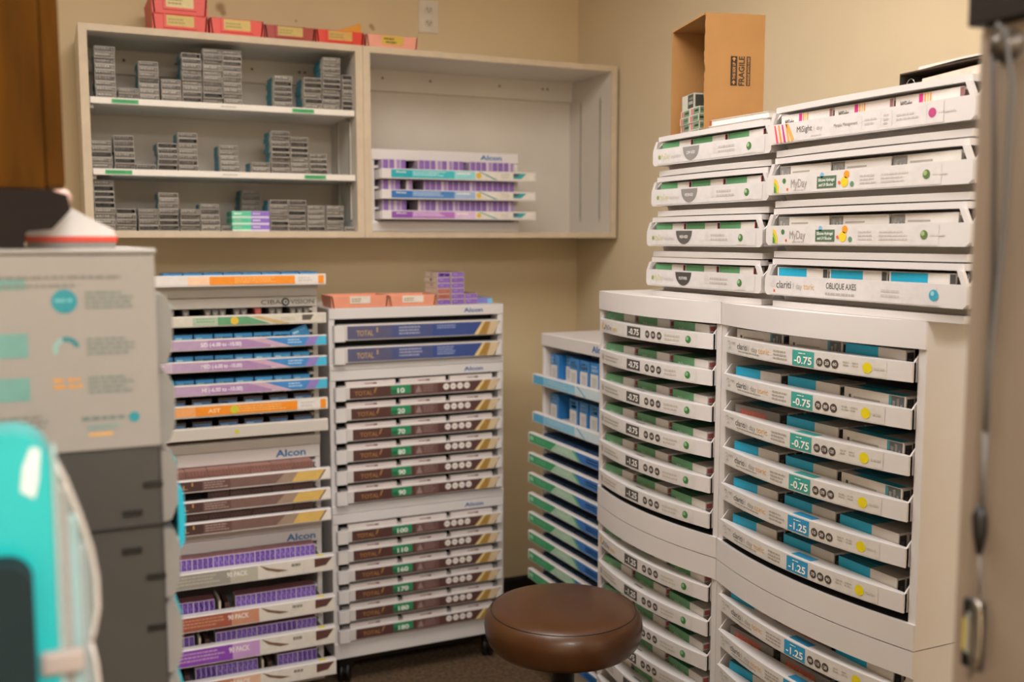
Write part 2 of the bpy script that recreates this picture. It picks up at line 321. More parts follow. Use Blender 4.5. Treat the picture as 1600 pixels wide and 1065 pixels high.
# grey lens boxes: (pixel-measured x of the left side, number of boxes, set back, sideways stagger)
def xat(px, y=345): # x on the shelf-front plane y = 3.3 seen at column px, row y
    px = 800 + (px - 800) * (1 - (372 - y) / 15300); a = YAW + math.atan((px - 800) / 1588.0); return 3.3 * math.tan(a)
STACKS = {
 'top shelf': (SHZ[0], 125, [(149, 9, 0), (183, 2, 0), (208, 7, 0), (241, 4, 0), (270, 9, 0), (300, 10, 0), (330, 10, 0), (427, 6, 0), (475, 6, 0), (504, 10, 0), (529, 7, 0)]),
 'middle shelf': (SHZ[1], 240, [(144, 5, 0), (175, 6, 0), (207, 1, 0), (234, 5, 0), (262, 7, 0), (344, 5, 0), (393, 2, 0), (420, 8, 0), (447, 7, 0), (473, 4, 0)]),
 'bottom shelf': (CZ0 + .02, 345, [(146, 9, 0), (174, 4, 0), (203, 4, 0), (231, 7, 0), (261, 4, 0), (293, 5, 0), (322, 1, 0), (389, 8, .12), (421, 6, 0), (447, 6, 0), (473, 5, 0), (499, 5, 0), (525, 1, 0)]),
}
G0 = Fr(0, 0, 0)
for sh, (z, yy, lst) in STACKS.items():
    minx = .146
    for k, (px, n, back) in enumerate(lst):
        x = max(xat(px, yy), minx)
        if not back: minx = x + .0615
        run = 0
        for j in range(n):
            kd = 'grey%d' % random.randrange(4); h = KIND[kd][3] + .0004
            run += random.uniform(-.0022, .0022) if random.random() < .35 else 0; run = max(-.002, min(.002, run)); dx = random.uniform(-.0007, .0007) + run
            o = put(kd, G0, x + dx, 3.286 + back + random.uniform(0, .014), z + .0006 + j * h,
                    'grey lens box, %s from the bottom, %s stack from the left, %s' % (ORD[j] if j else 'first', ORD[k], sh), 'grey lens boxes on the wall cabinet shelves', random.uniform(-1.6, 1.6))
for c, kd, px in (('mint green', 'mint', 361), ('lilac purple', 'lilac', 390)):
    for j in range(3):
        put(kd, G0, xat(px), 3.275, CZ0 + .0206 + j * .0209, '%s lens box at the %s of three on the bottom shelf' % (c, ['bottom', 'middle', 'top'][j]), 'coloured lens boxes on the bottom shelf', random.uniform(-1, 1))

# trays on top of the wall cabinets
def desk_tray(x, y, z, w, d, h, c, label, lc, slot=True, deg=0, name='plastic_tray', group=None, tw=.5, txt=None):
    t = thing(name, Fr(x, y, z, deg), label, 'tray', group); M = mat(c, .4, .04, 30); T = .004; tp = .006
    m = MB(); m.box(tp, w - tp, tp, d - tp, 0, .004, M)
    m.prism([(0, h), (tp, 0), (tp + T, 0), (T, h)], 'y', 0, d, M); m.prism([(w, h), (w - T, h), (w - tp - T, 0), (w - tp, 0)], 'y', 0, d, M)
    m.prism([(d, h), (d - T, h), (d - tp - T, 0), (d - tp, 0)], 'x', T, w - T, M)
    m.build('tray_body', t)
    f = MB().prism([(0, h), (0, .0), (T, .0), (T, h)], 'x', .0, w, M).build('front_wall', t, .0015)
    a, b = w * (.5 - tw / 2), w * (.5 + tw / 2)
    if slot:
        s = MB(); s.box(a - .008, a, -.0035, 0, h * .22, h, M); s.box(b, b + .008, -.0035, 0, h * .22, h, M); s.box(a, b, -.0035, 0, h * .22, h * .34, M); s.build('label_holder', f)
    p = Print(-.0012); p.r(a, b, h * .34, h * .95, lc)
    if txt: p.micro(a + .008, a + .045, h * .64, h * .84, 1, '3A3026'); p.micro(a + .014, b - .012, h * .42, h * .6, 1, '3A3026')
    else: p.micro(a + .006, b - .025, h * .45, h * .8, 2, '9A8A4A')
    p.build('paper_label', f); return t
TZ = CZ1 + .0005; tg = 'trays on top of the wall cabinets'
desk_tray(.327, 3.285, TZ, .162, .24, .052, 'D8402E', 'red plastic tray under another red tray on the wall cabinet', 'C9B060', group=tg)
desk_tray(.327, 3.285, TZ + .0525, .162, .24, .06, 'D8402E', 'red plastic tray stacked on top of a second red tray', 'D6C48C', group=tg)
desk_tray(.494, 3.275, TZ, .163, .24, .052, 'DA4230', 'red plastic tray right beside the two stacked red trays', 'C9B060', group=tg)
desk_tray(.662, 3.285, TZ, .16, .24, .047, 'A03024', 'dark red plastic tray between two brighter red trays', 'BFA65A', group=tg)
desk_tray(.826, 3.285, TZ, .157, .24, .047, 'D63C28', 'red plastic tray holding a bright paper sheet, beside pink tray', 'C9A050', group=tg)
desk_tray(.992, 3.285, TZ, .178, .24, .046, 'E8A08C', 'pink plastic tray with yellow handwritten label on the wall cabinet', 'D0B04A', slot=False, group=tg, txt=True, tw=.42)
o = MB(); o.prism([(0, 0), (.155, .034), (.155, .066), (.148, .068), (0, .012)], 'y', 0, .03, mat('E39A2A', .5)); o.prism([(.02, .0), (.155, .018), (.155, .034), (.01, .002)], 'y', -.0008, .03, mat('CFE0A8', .5))
o = o.build('paper_sheet'); o.location = (.842, 3.36, TZ + .022); tag(o, 'orange and pale green folded paper sheet poking out of a red tray', 'paper')

# ------------------------------------------------------------------ generic open tray rack
def tray_rack(name, fr, label, group, W, D, zlo, zhi, hood, base, trays, body=WHITE, top=True, side=.016, back=DARK, front_trim=0):
    t = thing(name, fr, label, 'rack', group)
    m = MB(); m.box(0, side, 0, D, zlo, zhi, body); m.box(W - side, W, 0, D, zlo, zhi, body)
    if top: m.box(side, W - side, 0, D, zhi - .008, zhi, body)
    m.build('body', t, .002)
    MB().box(side, W - side, D - .008, D, zlo, zhi - .008, back).build('back_panel', t)
    ho = None
    if hood: ho = MB().prism([(-.004, hood[0]), (-.004, hood[1] - .001), (.012, hood[1] - .001), (.012, hood[0])], 'x', .002, W - .002, body).build('hood', t, .002)
    if base: MB().prism([(-.006, base[0]), (-.012, base[1] - .006), (-.008, base[1]), (.05, base[1]), (.05, base[0])], 'x', .001, W - .001, body).build('base_rail', t, .002)
    out = []
    for tr in trays:
        z0, z1, pr = tr['z0'], tr['z1'], tr.get('pr', .04); ol, orr = tr.get('ol', 0), tr.get('or', 0); tm = tr.get('mat', body); lip = tr.get('lip', .018)
        m = MB(); a, b = -ol, W + orr
        m.prism([(-pr, z0), (-pr, z1 - .002), (-pr + .002, z1), (-pr + lip, z1), (-pr + lip, z1 - .003), (-pr + .005, z1 - .004), (-pr + .005, z0)], 'x', a, b, tm)
        fz = tr.get('floor', z0); m.box(side + .006, W - side - .006, -pr + .005, D - .02, fz, fz + .003, tm)
        for sx in (side + .002, W - side - .005): m.prism([(-pr + .004, z0), (-pr + .004, z1 - .003), (.02, z1 - .003), (.05, z1 - .012), (D - .02, z1 - .012), (D - .02, z0)], 'x', sx, sx + .003, tm)
        d = m.build('tray', t, .0012)
        if tr.get('fn'):
            p = Print(-pr - .0002); tr['fn'](p, z0, z1, W, tr); p.build('label_strip', d)
        if tr.get('clip', True):
            for sx in (side, W - side - .014): MB().box(sx, sx + .014, .002, .03, z1 + .004, z1 + .012, tm).build('tray_stop', d)
        out.append(d)
    return t, ho, out

# label artwork
def lab_lens(cols):
    def f(p, z0, z1, W, tr):
        a, b = z0 + .004, z1 - .003; h = b - a; m = (a + b) / 2
        p.r(.055, .126, a, b, cols[0]); p.r(.126, .277, a, b, cols[1]); p.r(.277, .353, a, b, cols[2]); p.r(.353, .575, a, b, 'DDD6CE')
        p.text('Alcon', .07, .106, a + h * .62, h * .22, 'F2EFEA', 1, True); p.micro(.13, .25, a + h * .25, b - h * .1, 3, cols[3], 1); p.micro(.285, .335, a + h * .5, b - h * .1, 1, 'F0EBE6', 1)
        p.disc(.366, m, h * .36, 'D9B32F', 2); p.poly([(.365, b), (.373, b), (.437, a), (.425, a)], '2A9A98', 1); p.micro(.45, .485, a + h * .2, b - h * .1, 3, 'C4BCB4', 1)
        p.poly([(.495, a + h * .2), (.525, a + h * .2), (.545, b - h * .1), (.495, b - h * .1)], '2E9FA6', 1); p.poly([(.495, a + h * .45), (.51, a + h * .45), (.52, b - h * .1), (.495, b - h * .1)], '4A5A66', 2)
    return f
# dispenser standing in the right wall cabinet
ef = Fr(.99, 3.262, CZ0 + .0205)
trs = []
for k, (z0, z1) in enumerate([(.172, .205), (.106, .137), (.040, .069)]):
    cols = [['1FA6B4', '3DB9C4', '8CD2DA', 'BDE6EA'], ['2F6FB4', '4A82C0', '9CB6D8', 'BFD2EA'], ['8A4FA8', 'B070C0', 'D8B8DC', 'E6CFEA']][k]
    trs.append(dict(z0=z0, z1=z1, pr=.058, ol=-.022, fn=lab_lens(cols))); trs[-1]['or'] = .042
t, ho, _ = tray_rack('lens_dispenser', ef, 'white three-tray lens dispenser standing inside the open wall cabinet', None, .54, .26, 0, .272, (.236, .272), (0, .036), trs)
p = Print(-.0044); p.text('Alcon', .395, .475, .247, .015, '1F6FA8', 0, True); p.build('maker_logo', ho)
for k, z0 in enumerate((.172, .106, .04)):
    skip = [{4, 5, 14}, {3, 5, 6}, {4, 5}][k]
    n = 0
    for i in range(23):
        if i in skip: continue
        put('violet' if random.random() < .8 else 'violetpale', ef, .032 + i * .0207, -.034 + random.uniform(0, .004), z0 + .0035 + .0, 
            'slim purple lens box, %s from the left in the %s tray of the cabinet dispenser' % (ORD[n], ['top', 'middle', 'bottom'][k]), 'slim purple boxes in the wall cabinet dispenser'); n += 1

# ------------------------------------------------------------------ left stack of tray racks
FX, FY, FW, FD = .20, 3.06, .556, .44
ff = Fr(FX, FY, 0)
def lab_orange(full):
    def f(p, z0, z1, W, tr):
        a, b = z0 + .005, z1 - .004; h = b - a
        p.r(.0, W + .012, a, b, 'DFDAD6')
        if full: p.poly([(.0, a + h * .35), (.20, b), (.20, a), (.0, a)][::-1], 'F0A868', 1); p.poly([(.0, b), (.20, b), (.0, a + h * .45)], 'EBA04E', 1); p.r(.18, .475, a, b, 'EE8F1E', 2)
        else: p.r(.17, .27, a, b, 'F3C9A8', 1); p.r(.23, .475, a, b, 'EE8F1E', 2)
        p.micro(.30, .44, a + h * .15, b - h * .1, 3, 'F6B868', 3); p.micro(.485, .53, a + h * .2, b - h * .1, 2, 'C9C4BE', 2); p.r(.545, .562, a, b, 'EE8F1E', 2)
        if full: p.text('AST', .215, .25, a + h * .3, h * .4, 'F8D8A8', 3, True); p.disc(.29, a + h * .5, h * .45, 'C9C832', 4)
    return f
def lab_green(p, z0, z1, W, tr):
    a, b = z0 + .004, z1 - .004; h = b - a
    p.r(.0, W, a, b, 'CFC9BC'); p.r(.18, .27, a, b, 'A9BEA6', 1); p.poly([(.25, a), (.40, a), (.335, b), (.25, b)], '5E9A72', 2); p.poly([(.345, b), (.37, b), (.46, a), (.42, a)], 'C6AE78', 2)
    p.disc(.297, a + h * .5, h * .5, 'DCB83C', 3); p.micro(.19, .245, a + h * .3, b, 2, '8CA88C', 2); p.poly([(.495, a + h * .3), (.52, a + h * .3), (.53, b), (.495, b)], '57524A', 1); p.micro(.43, .48, a + h * .3, b - h * .2, 2, 'B5AFA2', 1)
def lab_lilac(txt):
    def f(p, z0, z1, W, tr):
        a, b = z0 + .003, z1 - .003; h = b - a
        p.r(.0, .12, a, b, 'C6B2C4'); p.r(.12, .22, a, b, 'B79CBC'); p.r(.22, .40, a, b, 'AA86B4'); p.r(.40, W + .01, a, b, 'C9B8D0')
        p.poly([(.33, b), (.385, b), (.45, a), (.42, a)], 'C8A8C0', 1); p.poly([(.38, b), (.568, b), (.568, a), (.46, a)], '3F86C6', 1); p.r(.52, .566, a, b, '44B4D8', 2); p.poly([(.50, a), (.53, a), (.545, b), (.515, b)], '8C7CC0', 3)
        p.text(txt, .20, .315, a + h * .3, h * .42, 'F0E8F2', 2, True); p.micro(.45, .495, a + h * .25, b - h * .15, 2, 'A8CBE8', 2); p.micro(.0, .1, a + h * .3, b - h * .1, 2, 'E0D4E0', 2)
    return f
def lab_plain(p, z0, z1, W, tr): p.disc(.295, z0 + .018, .0065, 'CFCB3A', 1)
def lab_total_wide(p, z0, z1, W, tr):
    a, b = z0 + .004, z1 - .004; h = b - a
    p.r(.0, W, a, b, '7A5E58'); p.r(.0, .19, a, b, '4E3632', 1); p.r(.19, .27, a, b, '6A4C46', 1)
    p.text('TOTAL', .055, .15, a + h * .25, h * .42, 'B88A5A', 2, True); p.text('1', .16, .165, a + h * .55, h * .35, 'B88A5A', 2, True); p.micro(.195, .265, a + h * .15, b - h * .1, 3, 'A48E88', 2)
    p.poly([(.40, a), (.47, a), (.50, b), (.43, b)], 'A08A78', 1); p.poly([(.45, a), (.53, a), (.55, b), (.47, b)], 'D8B464', 2); p.poly([(.535, a), (.568, a), (.568, b), (.555, b)], 'E2DCD6', 3)
def lab_tone(c0, c1, c2):
    def f(p, z0, z1, W, tr):
        a, b = z0 + .004, z1 - .003; h = b - a
        p.r(.0, W + .012, a, b, 'DAD4CA'); p.r(0, .08, a, b, c0, 1); p.r(.08, .26, a, b, c1, 1); p.r(.26, .34, a, b, c2, 1)
        p.micro(.09, .24, a + h * .2, b - h * .1, 3, c2, 2); p.text('90 PACK', .25, .31, a + h * .45, h * .35, 'EDE8E2', 2, True); p.text('Alcon', .01, .06, a + h * .3, h * .35, 'EDE8E2', 2, True)
        p.poly([(.345, b), (.375, b - h * .3), (.43, b - h * .62), (.40, b - h * .66), (.365, b - h * .4)], '7A5A48', 2); p.micro(.44, .47, a + h * .5, b - h * .1, 1, '8A8278', 2)
        p.poly([(.51, a + h * .3), (.545, a + h * .4), (.565, b - h * .05), (.51, b - h * .05)], '5E3C36', 2)
    return f
def T(z0, z1, pr=.06, fn=None, **k): return dict(z0=z0, z1=z1, pr=pr, fn=fn, **k)
trs = [T(1.197, 1.228, .06, lab_green), T(1.129, 1.161, .06, lab_lilac('S/D (-6.00 to -10.00)')), T(1.066, 1.098, .06, lab_lilac('MED (-6.00 to -10.00)')), T(.997, 1.030, .06, lab_lilac('HI (-6.00 to -10.00)')),
       T(.934, .970, .06, lab_orange(True)), T(.868, .904, .06, lab_plain)]
for k in trs: k['mat'] = BEIGE; k['or'] = .012
ciba, ho, _ = tray_rack('lens_tray_rack', ff, 'beige tray rack with blue boxes, topmost of the left stack', 'tray racks on the back wall', FW, FD, .818, 1.276, (1.245, 1.277), (.818, .85), trs, BEIGE)
p = Print(-.0044)
p.text('CIBA', .385, .445, 1.2535, .0135, '3A4650', 0); p.text('VISION', .473, .545, 1.2535, .0135, '3A4650', 0); p.disc(.458, 1.260, .0125, '2C3C48', 0); p.disc(.4585, 1.260, .007, 'CFC8BE', 1); p.disc(.459, 1.260, .0035, '2C3C48', 2); p.build('maker_logo', ho)
# sloped shoulder and the open tray that sits above it
MB().prism([(-.012, 1.277), (-.03, 1.312), (FD * .8, 1.312), (FD * .8, 1.277)], 'x', .004, FW - .004, BEIGE).build('shoulder', ciba, .002)
m = MB(); m.prism([(-.062, 1.3125), (-.062, 1.345), (-.056, 1.345), (-.056, 1.3165), (.25, 1.3165), (.25, 1.3125)], 'x', -.03, FW + .012, WHITE)
d = m.build('top_tray', ciba, .0015); p = Print(-.0622); lab_orange(False)(p, 1.3125, 1.345, FW, {}); p.build('label_strip', d)

def row(kind, fr, u0, n, pitch, v, z, what, where, group, skip=(), special=None):
    c = 0
    for i in range(n):
        if i in skip: continue
        kd = kind; put(kd if not special or i not in special else special[i], fr, u0 + i * pitch, v + random.uniform(0, .004), z, '%s, %s from left, %s' % (what, ORD[c], where), group, random.uniform(-.8, .8)); c += 1
gb = 'lens boxes in the left tray racks'
row('bluelow', ff, .105, 8, .0555, -.05, 1.3172, 'blue lens box', 'topmost tray of the left rack', gb)
row('charcoal', ff, .115, 20, .0205, -.038, 1.2005, 'slim dark lens box', 'green-label tray of the left rack', gb, (1, 3, 4, 8, 11, 13, 16), {13: 'redslim', 12: 'redslim'})
for k, (z, n) in enumerate(((1.1325, 'upper'), (1.0695, 'middle'), (1.0005, 'lower'))):
    row('blue', ff, .073, 8 if k else 7, .0565, -.038, z, 'blue lens box', '%s lilac-label tray of the left rack' % n, gb)
put('blue', ff, .478, -.036, 1.137, 'blue lens box tilted up at the right of the upper lilac tray', gb, 0, R(-22))
row('bluebrown', ff, .10, 6, .074, -.038, .9375, 'dark blue-ended lens box', 'orange-label tray of the left rack', gb)
row('bluebrown', ff, .10, 6, .074, -.038, .8715, 'dark blue-ended lens box', 'plain white tray of the left rack', gb)

trs = [T(.719, .756, .075, lab_total_wide), T(.656, .693, .075, lab_total_wide), T(.591, .629, .075, lab_total_wide)]
for k in trs: k['or'] = .012
_, ho, _ = tray_rack('lens_tray_rack', ff, 'white rack with three brown-labelled trays, middle of the left stack', 'tray racks on the back wall', FW, FD, .552, .8175, (.778, .8175), (.552, .582), trs)
p = Print(-.0044); p.text('Alcon', .418, .51, .787, .021, '1F6FA8', 0, True); p.build('maker_logo', ho)
for k, (z, kd, c, n) in enumerate(((.7225, 'brown', 'pinkish brown', 'top'), (.6595, 'umber', 'dark brown', 'middle'), (.5945, 'umber', 'dark brown', 'bottom'))):
    row(kd, ff, .085, 7, .0625, -.05, z, '%s striped lens box' % c, '%s brown-label tray' % n, 'brown boxes in the left tray rack', () if k == 0 else (1,) if k == 1 else ())

trs = [T(.438, .486, .09, lab_tone('8A8880', '9A988E', 'B8B4A6'), lip=.03), T(.309, .357, .09, lab_tone('9A4A38', 'A45A46', 'C88E72'), lip=.03), T(.206, .259, .09, lab_tone('6A2E9A', '8A4AB4', 'C49AD0'), lip=.03), T(.106, .154, .09, lab_tone('B06A50', 'C08468', 'DDB49A'), lip=.03)]
for k in trs: k['or'] = .016
rk, ho, ds = tray_rack('lens_tray_rack', ff, 'white rack of purple-boxed pull-out trays at the bottom of the left stack', 'tray racks on the back wall', FW, FD, .06, .5515, (.511, .5515), (.06, .08), trs)
p = Print(-.0044); p.text('Alcon', .445, .535, .521, .02, '1F6FA8', 0, True); p.build('maker_logo', ho)
for d, tr in zip(ds, trs):
    MB().box(FW - .035, FW - .015, -tr['pr'] + .004, -tr['pr'] + .02, tr['z1'], tr['z1'] + .0006, mat('DCCB3A', .5)).build('sticker', d)
for k, (cx, cy) in enumerate(((.05, .05), (FW - .05, .05), (.05, FD - .05), (FW - .05, FD - .05))):
    c = MB(); c.lathe([(0, -.012), (.024, -.012), (.024, .012), (0, .012)], BLACK, n=16); c = c.build('caster', rk); c.location = (cx, cy, .0245); c.rotation_euler = (R(90), 0, 0)
    MB().box(-.012, .012, -.03, .03, .0, .014, BLACK).build('caster_plate', rk).location = (cx, cy, .0475)
for k, (z, sk) in enumerate(((.4415, ()), (.3125, (3,)), (.2095, (2,)), (.1095, (1, 5)))):
    pr = trs[k]['pr']
    row('purple', ff, .036, 8, .0605, -pr + .032, z + .002, 'purple patterned lens box', '%s pull-out tray of the left stack' % ['top', 'second', 'third', 'lowest'][k], 'purple boxes in the left pull-out trays', sk)
    for i in sk:
        o = MB().box(0, .006, 0, .10, 0, .068, mat('CFC6B4', .6)).build('tray_divider', ds[k]); o.location = (.036 + i * .0605 + .012, -pr + .034, z + .0)
        o = MB().box(0, .012, 0, .10, 0, .06, mat('4A302A', .6)).build('tray_divider', ds[k]); o.location = (.036 + i * .0605 + .03, -pr + .034, z + .0)

# ------------------------------------------------------------------ centre drawer racks
GX, GY, GW, GD = .80, 3.10, .60, .44
def drawer_rack(z0, z1, hood, foot, n, label, draw, capname):
    fr = Fr(GX, GY, z0); H = z1 - z0
    t = thing('drawer_rack', fr, label, 'rack', 'white drawer racks stacked on the back wall'); S = .02
    m = MB(); m.box(0, S, 0, GD, 0, H, WHITE); m.box(GW - S, GW, 0, GD, 0, H, WHITE); m.box(S, GW - S, 0, GD, H - .012, H, WHITE); m.build('body', t, .003)
    MB().box(S, GW - S, .06, GD, 0, H - .012, DARK).build('inner_case', t)
    ho = MB().box(.001, GW - .001, -.003, .03, H - hood, H - .0005, WHITE).build('hood', t, .002)
    MB().prism([(-.003, 0), (-.003, foot - .004), (.0, foot), (.06, foot), (.06, 0)], 'x', .001, GW - .001, WHITE).build('base_rail', t, .002)
    p = Print(-.0034); p.text('Alcon', GW - .145, GW - .077, H - hood * .70, min(.017, hood * .4), '2A5F9E', 0, True); p.build('maker_logo', ho)
    sh = (H - hood - foot) / n
    for i in range(n):
        zt = H - hood - i * sh; draw(t, i, zt, sh)
    return t
def drawer_front(t, z0, z1):
    d = MB().prism([(-.016, z0), (-.018, z0 + .002), (-.018, z1 - .002), (-.016, z1), (.03, z1), (.03, z0)], 'x', .03, GW - .014, WHITE2).build('drawer', t, .001)
    e = [(.012, -.004), (.012, -.018), (.016, -.022), (.046, -.022), (.049, -.0185), (.049, -.004)]
    MB().prism(e, 'z', z0 - .002, z1 - .0005, WHITE).build('end_cap', d, .0015); return d
def gold_end(p, a, b):
    p.poly([(.485, a), (.515, a), (.535, b), (.515, b)], 'E0C890', 2); p.poly([(.50, a), (.555, a), (.575, b), (.525, b)], 'A8823E', 3); p.poly([(.53, a), (.56, a), (.575, b), (.545, b)], 'D2BC9A', 4); p.poly([(.555, a), (.584, a), (.584, b), (.578, b)], 'DAD6D4', 4)
def draw_blue(t, i, zt, sh):
    z1 = zt - .018; z0 = zt - sh + .003; d = drawer_front(t, z0, z1); p = Print(-.0182); a, b = z0 + .004, z1 - .004; h = b - a
    p.r(.055, .20, a, b, '585878'); p.r(.20, .34, a, b, '4A5484'); p.r(.34, .584, a, b, '3A4E8C')
    p.text('TOTAL', .085, .14, a + h * .25, h * .4, 'B89A6A', 1, True); p.text('1', .15, .155, a + h * .5, h * .35, 'B89A6A', 1, True)
    p.micro(.225, .31, a + h * .2, b - h * .1, 3, 'A4A8C4', 1); p.micro(.355, .42, a + h * (.55 if i == 0 else .2), b - h * .1, 2 if i == 0 else 4, '98A4CC', 1); gold_end(p, a, b); p.build('label_strip', d)
NUM = {}
def draw_brown(nums):
    def f(t, i, zt, sh):
        z1 = zt - .020; z0 = zt - sh + .006; d = drawer_front(t, z0, z1)
        for k, (u0, u1) in enumerate(((.052, .215), (.232, .388), (.404, .555))):
            s = MB().box(u0, u1, -.006, .012, z1, z1 + .0145, mat('D6CDCB', .5)).build('index_card', d); p = Print(-.0062); p.r(u0 + .06, u0 + .1, z1 + .006, z1 + .0085, '8A5A58', 0); p.r(u0 + .088, u0 + .1, z1 + .005, z1 + .0095, '6A3A3A', 1); p.build('card_print', s)
        p = Print(-.0182); a, b = z0 + .004, z1 - .003; h = b - a; o = min(i, 2) * .008
        p.r(.06 + o * .5, .584, a, b, '5A3B37'); p.r(.06 + o * .5, .19, a, b, '553632', 1)
        p.text('TOTAL', .075 + o, .135 + o, a + h * .26, h * .4, 'A07446', 2, True); p.poly([(.137 + o, a + h * .4), (.143 + o, b - h * .1), (.15 + o, b - h * .05), (.142 + o, a + h * .4)], 'A07446', 2)
        p.r(.195, .262, a + h * .18, b, '2E8A5E', 2); p.r(.195, .215, a + h * .25, a + h * .6, '1E6A48', 3)
        n = nums[i]; wd = .024 if len(n) == 2 else .036; p.text(n, .229 - wd / 2, .229 + wd / 2, a + h * .28, h * .44, 'F2F2EE', 4, True)
        p.r(.275, .355, a, b, '6E504C', 2); p.poly([(.278, a + h * .2), (.30, a + h * .2), (.289, b - h * .1)], '96807C', 3); p.micro(.305, .345, a + h * .2, b - h * .1, 3, '8A706C', 3)
        for q in range(4): p.disc(.385 + q * .0245 + o * .3, a + h * .58, .0105, 'E6E0DC', 2); p.r(.38 + q * .0245 + o * .3, .39 + q * .0245 + o * .3, a + h * .52, a + h * .64, 'BDB2AE', 3)
        gold_end(p, a, b); p.build('label_strip', d)
    return f
g0 = drawer_rack(1.036, 1.232, .034, .02, 2, 'white two-drawer rack with blue labels, top of the centre stack', draw_blue, '')
g1 = drawer_rack(.5735, 1.0355, .032, .028, 6, 'white rack of six brown-labelled drawers, middle of the centre stack', draw_brown(['10', '20', '70', '80', '90', '90']), '')
g2 = drawer_rack(.094, .573, .032, .055, 6, 'white rack of six brown-labelled drawers on casters, bottom of the centre stack', draw_brown(['100', '110', '160', '170', '180', '180']), '')
for cx, cy in ((.045, .04), (GW - .045, .04), (.045, GD - .04), (GW - .045, GD - .04)):
    c = MB(); c.lathe([(0, -.02), (.018, -.02), (.034, -.017), (.036, -.004), (.022, -.003), (.022, .003), (.036, .004), (.034, .017), (.018, .02), (0, .02)], BLACK, n=20)
    c = c.build('caster', g2); c.location = (cx, cy, .0365 - .094); c.rotation_euler = (R(90), 0, R(70))
    h = MB().prism([(-.03, -.035), (-.036, -.002), (.03, -.002), (.018, -.03)], 'x', -.024, .024, BLACK).build('caster_fork', g2); h.location = (cx, cy + .006, 0)
MB().box(.03, GW - .03, .05, GD - .03, -.035, -.001, BLACK).build('dolly', g2)
# things on top of the centre racks
PT = 1.2325
desk_tray(.812, 3.105, PT, .186, .13, .038, 'E09478', 'peach open tray, left of the pair on the blue-label rack', 'DDD2C6', slot=False, tw=.36, group='peach trays')
desk_tray(1.0, 3.105, PT, .162, .13, .036, 'E3987C', 'peach open tray beside the purple box stack on the blue-label rack', 'E4D8CE', slot=False, tw=.44, group='peach trays')
gp = 'small boxes on the blue-label rack'
for j in range(6): put('rosestack' if j in (1, 2) else 'purplestack', G0, 1.168, 3.11, PT + .0005 + j * .0179, '%s box, %s from the bottom of the stack beside the peach tray' % ('rose' if j in (1, 2) else 'purple', ORD[j]), gp, random.uniform(-1, 1))
for j in range(6): put('purplestack', G0, 1.217, 3.11, PT + .0005 + j * .0179, 'purple box, %s from the bottom of the right-hand tall purple stack' % ORD[j], gp, random.uniform(-1, 1))
for j in range(2): put('purplestack', G0, 1.266, 3.112, PT + .0005 + j * .0179, 'purple box, %s of the low pair beside the tall purple stacks' % ['bottom', 'top'][j], gp)
put('skystack', G0, 1.313, 3.125, PT + .0005, 'blue and lilac box at the right end of the purple boxes', gp, -6)

# ------------------------------------------------------------------ side rack in the corner, facing left
hf = Fr(1.45, 2.905, 0, -90)
def lab_sky(p, z0, z1, W, tr):
    a, b = z0 + .003, z1 - .003; h = b - a
    p.r(-.022, .05, a, b, '4FA8D6'); p.r(.05, .26, a, b, '86C3E2'); p.r(.26, .53, a, b, 'C9DDE8'); p.poly([(.27, b), (.28, b), (.33, a), (.32, a)], '5FAAD0', 1); p.micro(.08, .22, a + h * .3, b - h * .2, 2, 'A9D5EA', 1)
def lab_mint(p, z0, z1, W, tr):
    a, b = z0 + .003, z1 - .003; h = b - a
    p.r(-.022, .12, a, b, '2F9E6A'); p.poly([(.12, a), (.16, b), (.12, b)], '2F9E6A'); p.r(.12, .53, a, b, 'A9CDB8'); p.poly([(.12, a), (.13, a), (.17, b), (.12, b)], '2F9E6A', 1)
    p.poly([(.33, a), (.53, a), (.53, b), (.29, b)], '2F72C0', 1); p.poly([(.27, b), (.29, b), (.33, a), (.315, a)], '5FB08A', 1); p.r(-.015, .01, a + h * .3, b - h * .25, '8FD0AE', 1); p.micro(.03, .11, a + h * .25, b - h * .2, 2, '5FB88C', 1); p.micro(.18, .26, a + h * .3, b - h * .3, 2, 'C4DECF', 1); p.micro(.36, .46, a + h * .2, b - h * .2, 2, '7FA8DC', 1)
GT = [.822, .755, .688, .621, .557, .494, .430, .366, .302, .238, .174]
trs = [T(.981, 1.014, .02, lab_sky, floor=1.004, clip=False), T(.856, .889, .02, lab_sky, floor=.879, clip=False)] + [T(z - .033, z, .035, lab_mint) for z in GT]
for k in trs: k['ol'] = .03
sr, ho, _ = tray_rack('lens_tray_rack', hf, 'white corner rack with blue-labelled shelves above green-labelled trays', 'tray racks', .53, .44, .07, 1.148, (1.108, 1.148), (.07, .115), trs)
MB().box(.03, .50, .04, .40, 0, .0695, BLACK).build('dolly', sr)
p = Print(-.0044); p.text('Alcon', .335, .42, 1.120, .018, '2A6FB0', 0, True); p.build('maker_logo', ho)
for k, z in enumerate((1.0075, .8825)):
    for i in range(5):
        if k == 1 and i == 1: continue
        put('bluetall', hf, .055 + i * .064, .004 + (.02 if i == 1 else 0), z, 'upright blue lens box, %s from the far end, %s shelf of corner rack' % (ORD[i], ['upper', 'lower'][k]), 'upright blue boxes in the corner rack', random.uniform(-3, 3))
for k, z in enumerate(GT[:8]):
    for i in range(5): put('navy', hf, .036 + i * .072, -.012, z - .0295, 'navy lens box, %s from the far end, %s green-labelled tray' % (ORD[i], ORD[k]), 'navy boxes in the corner rack')

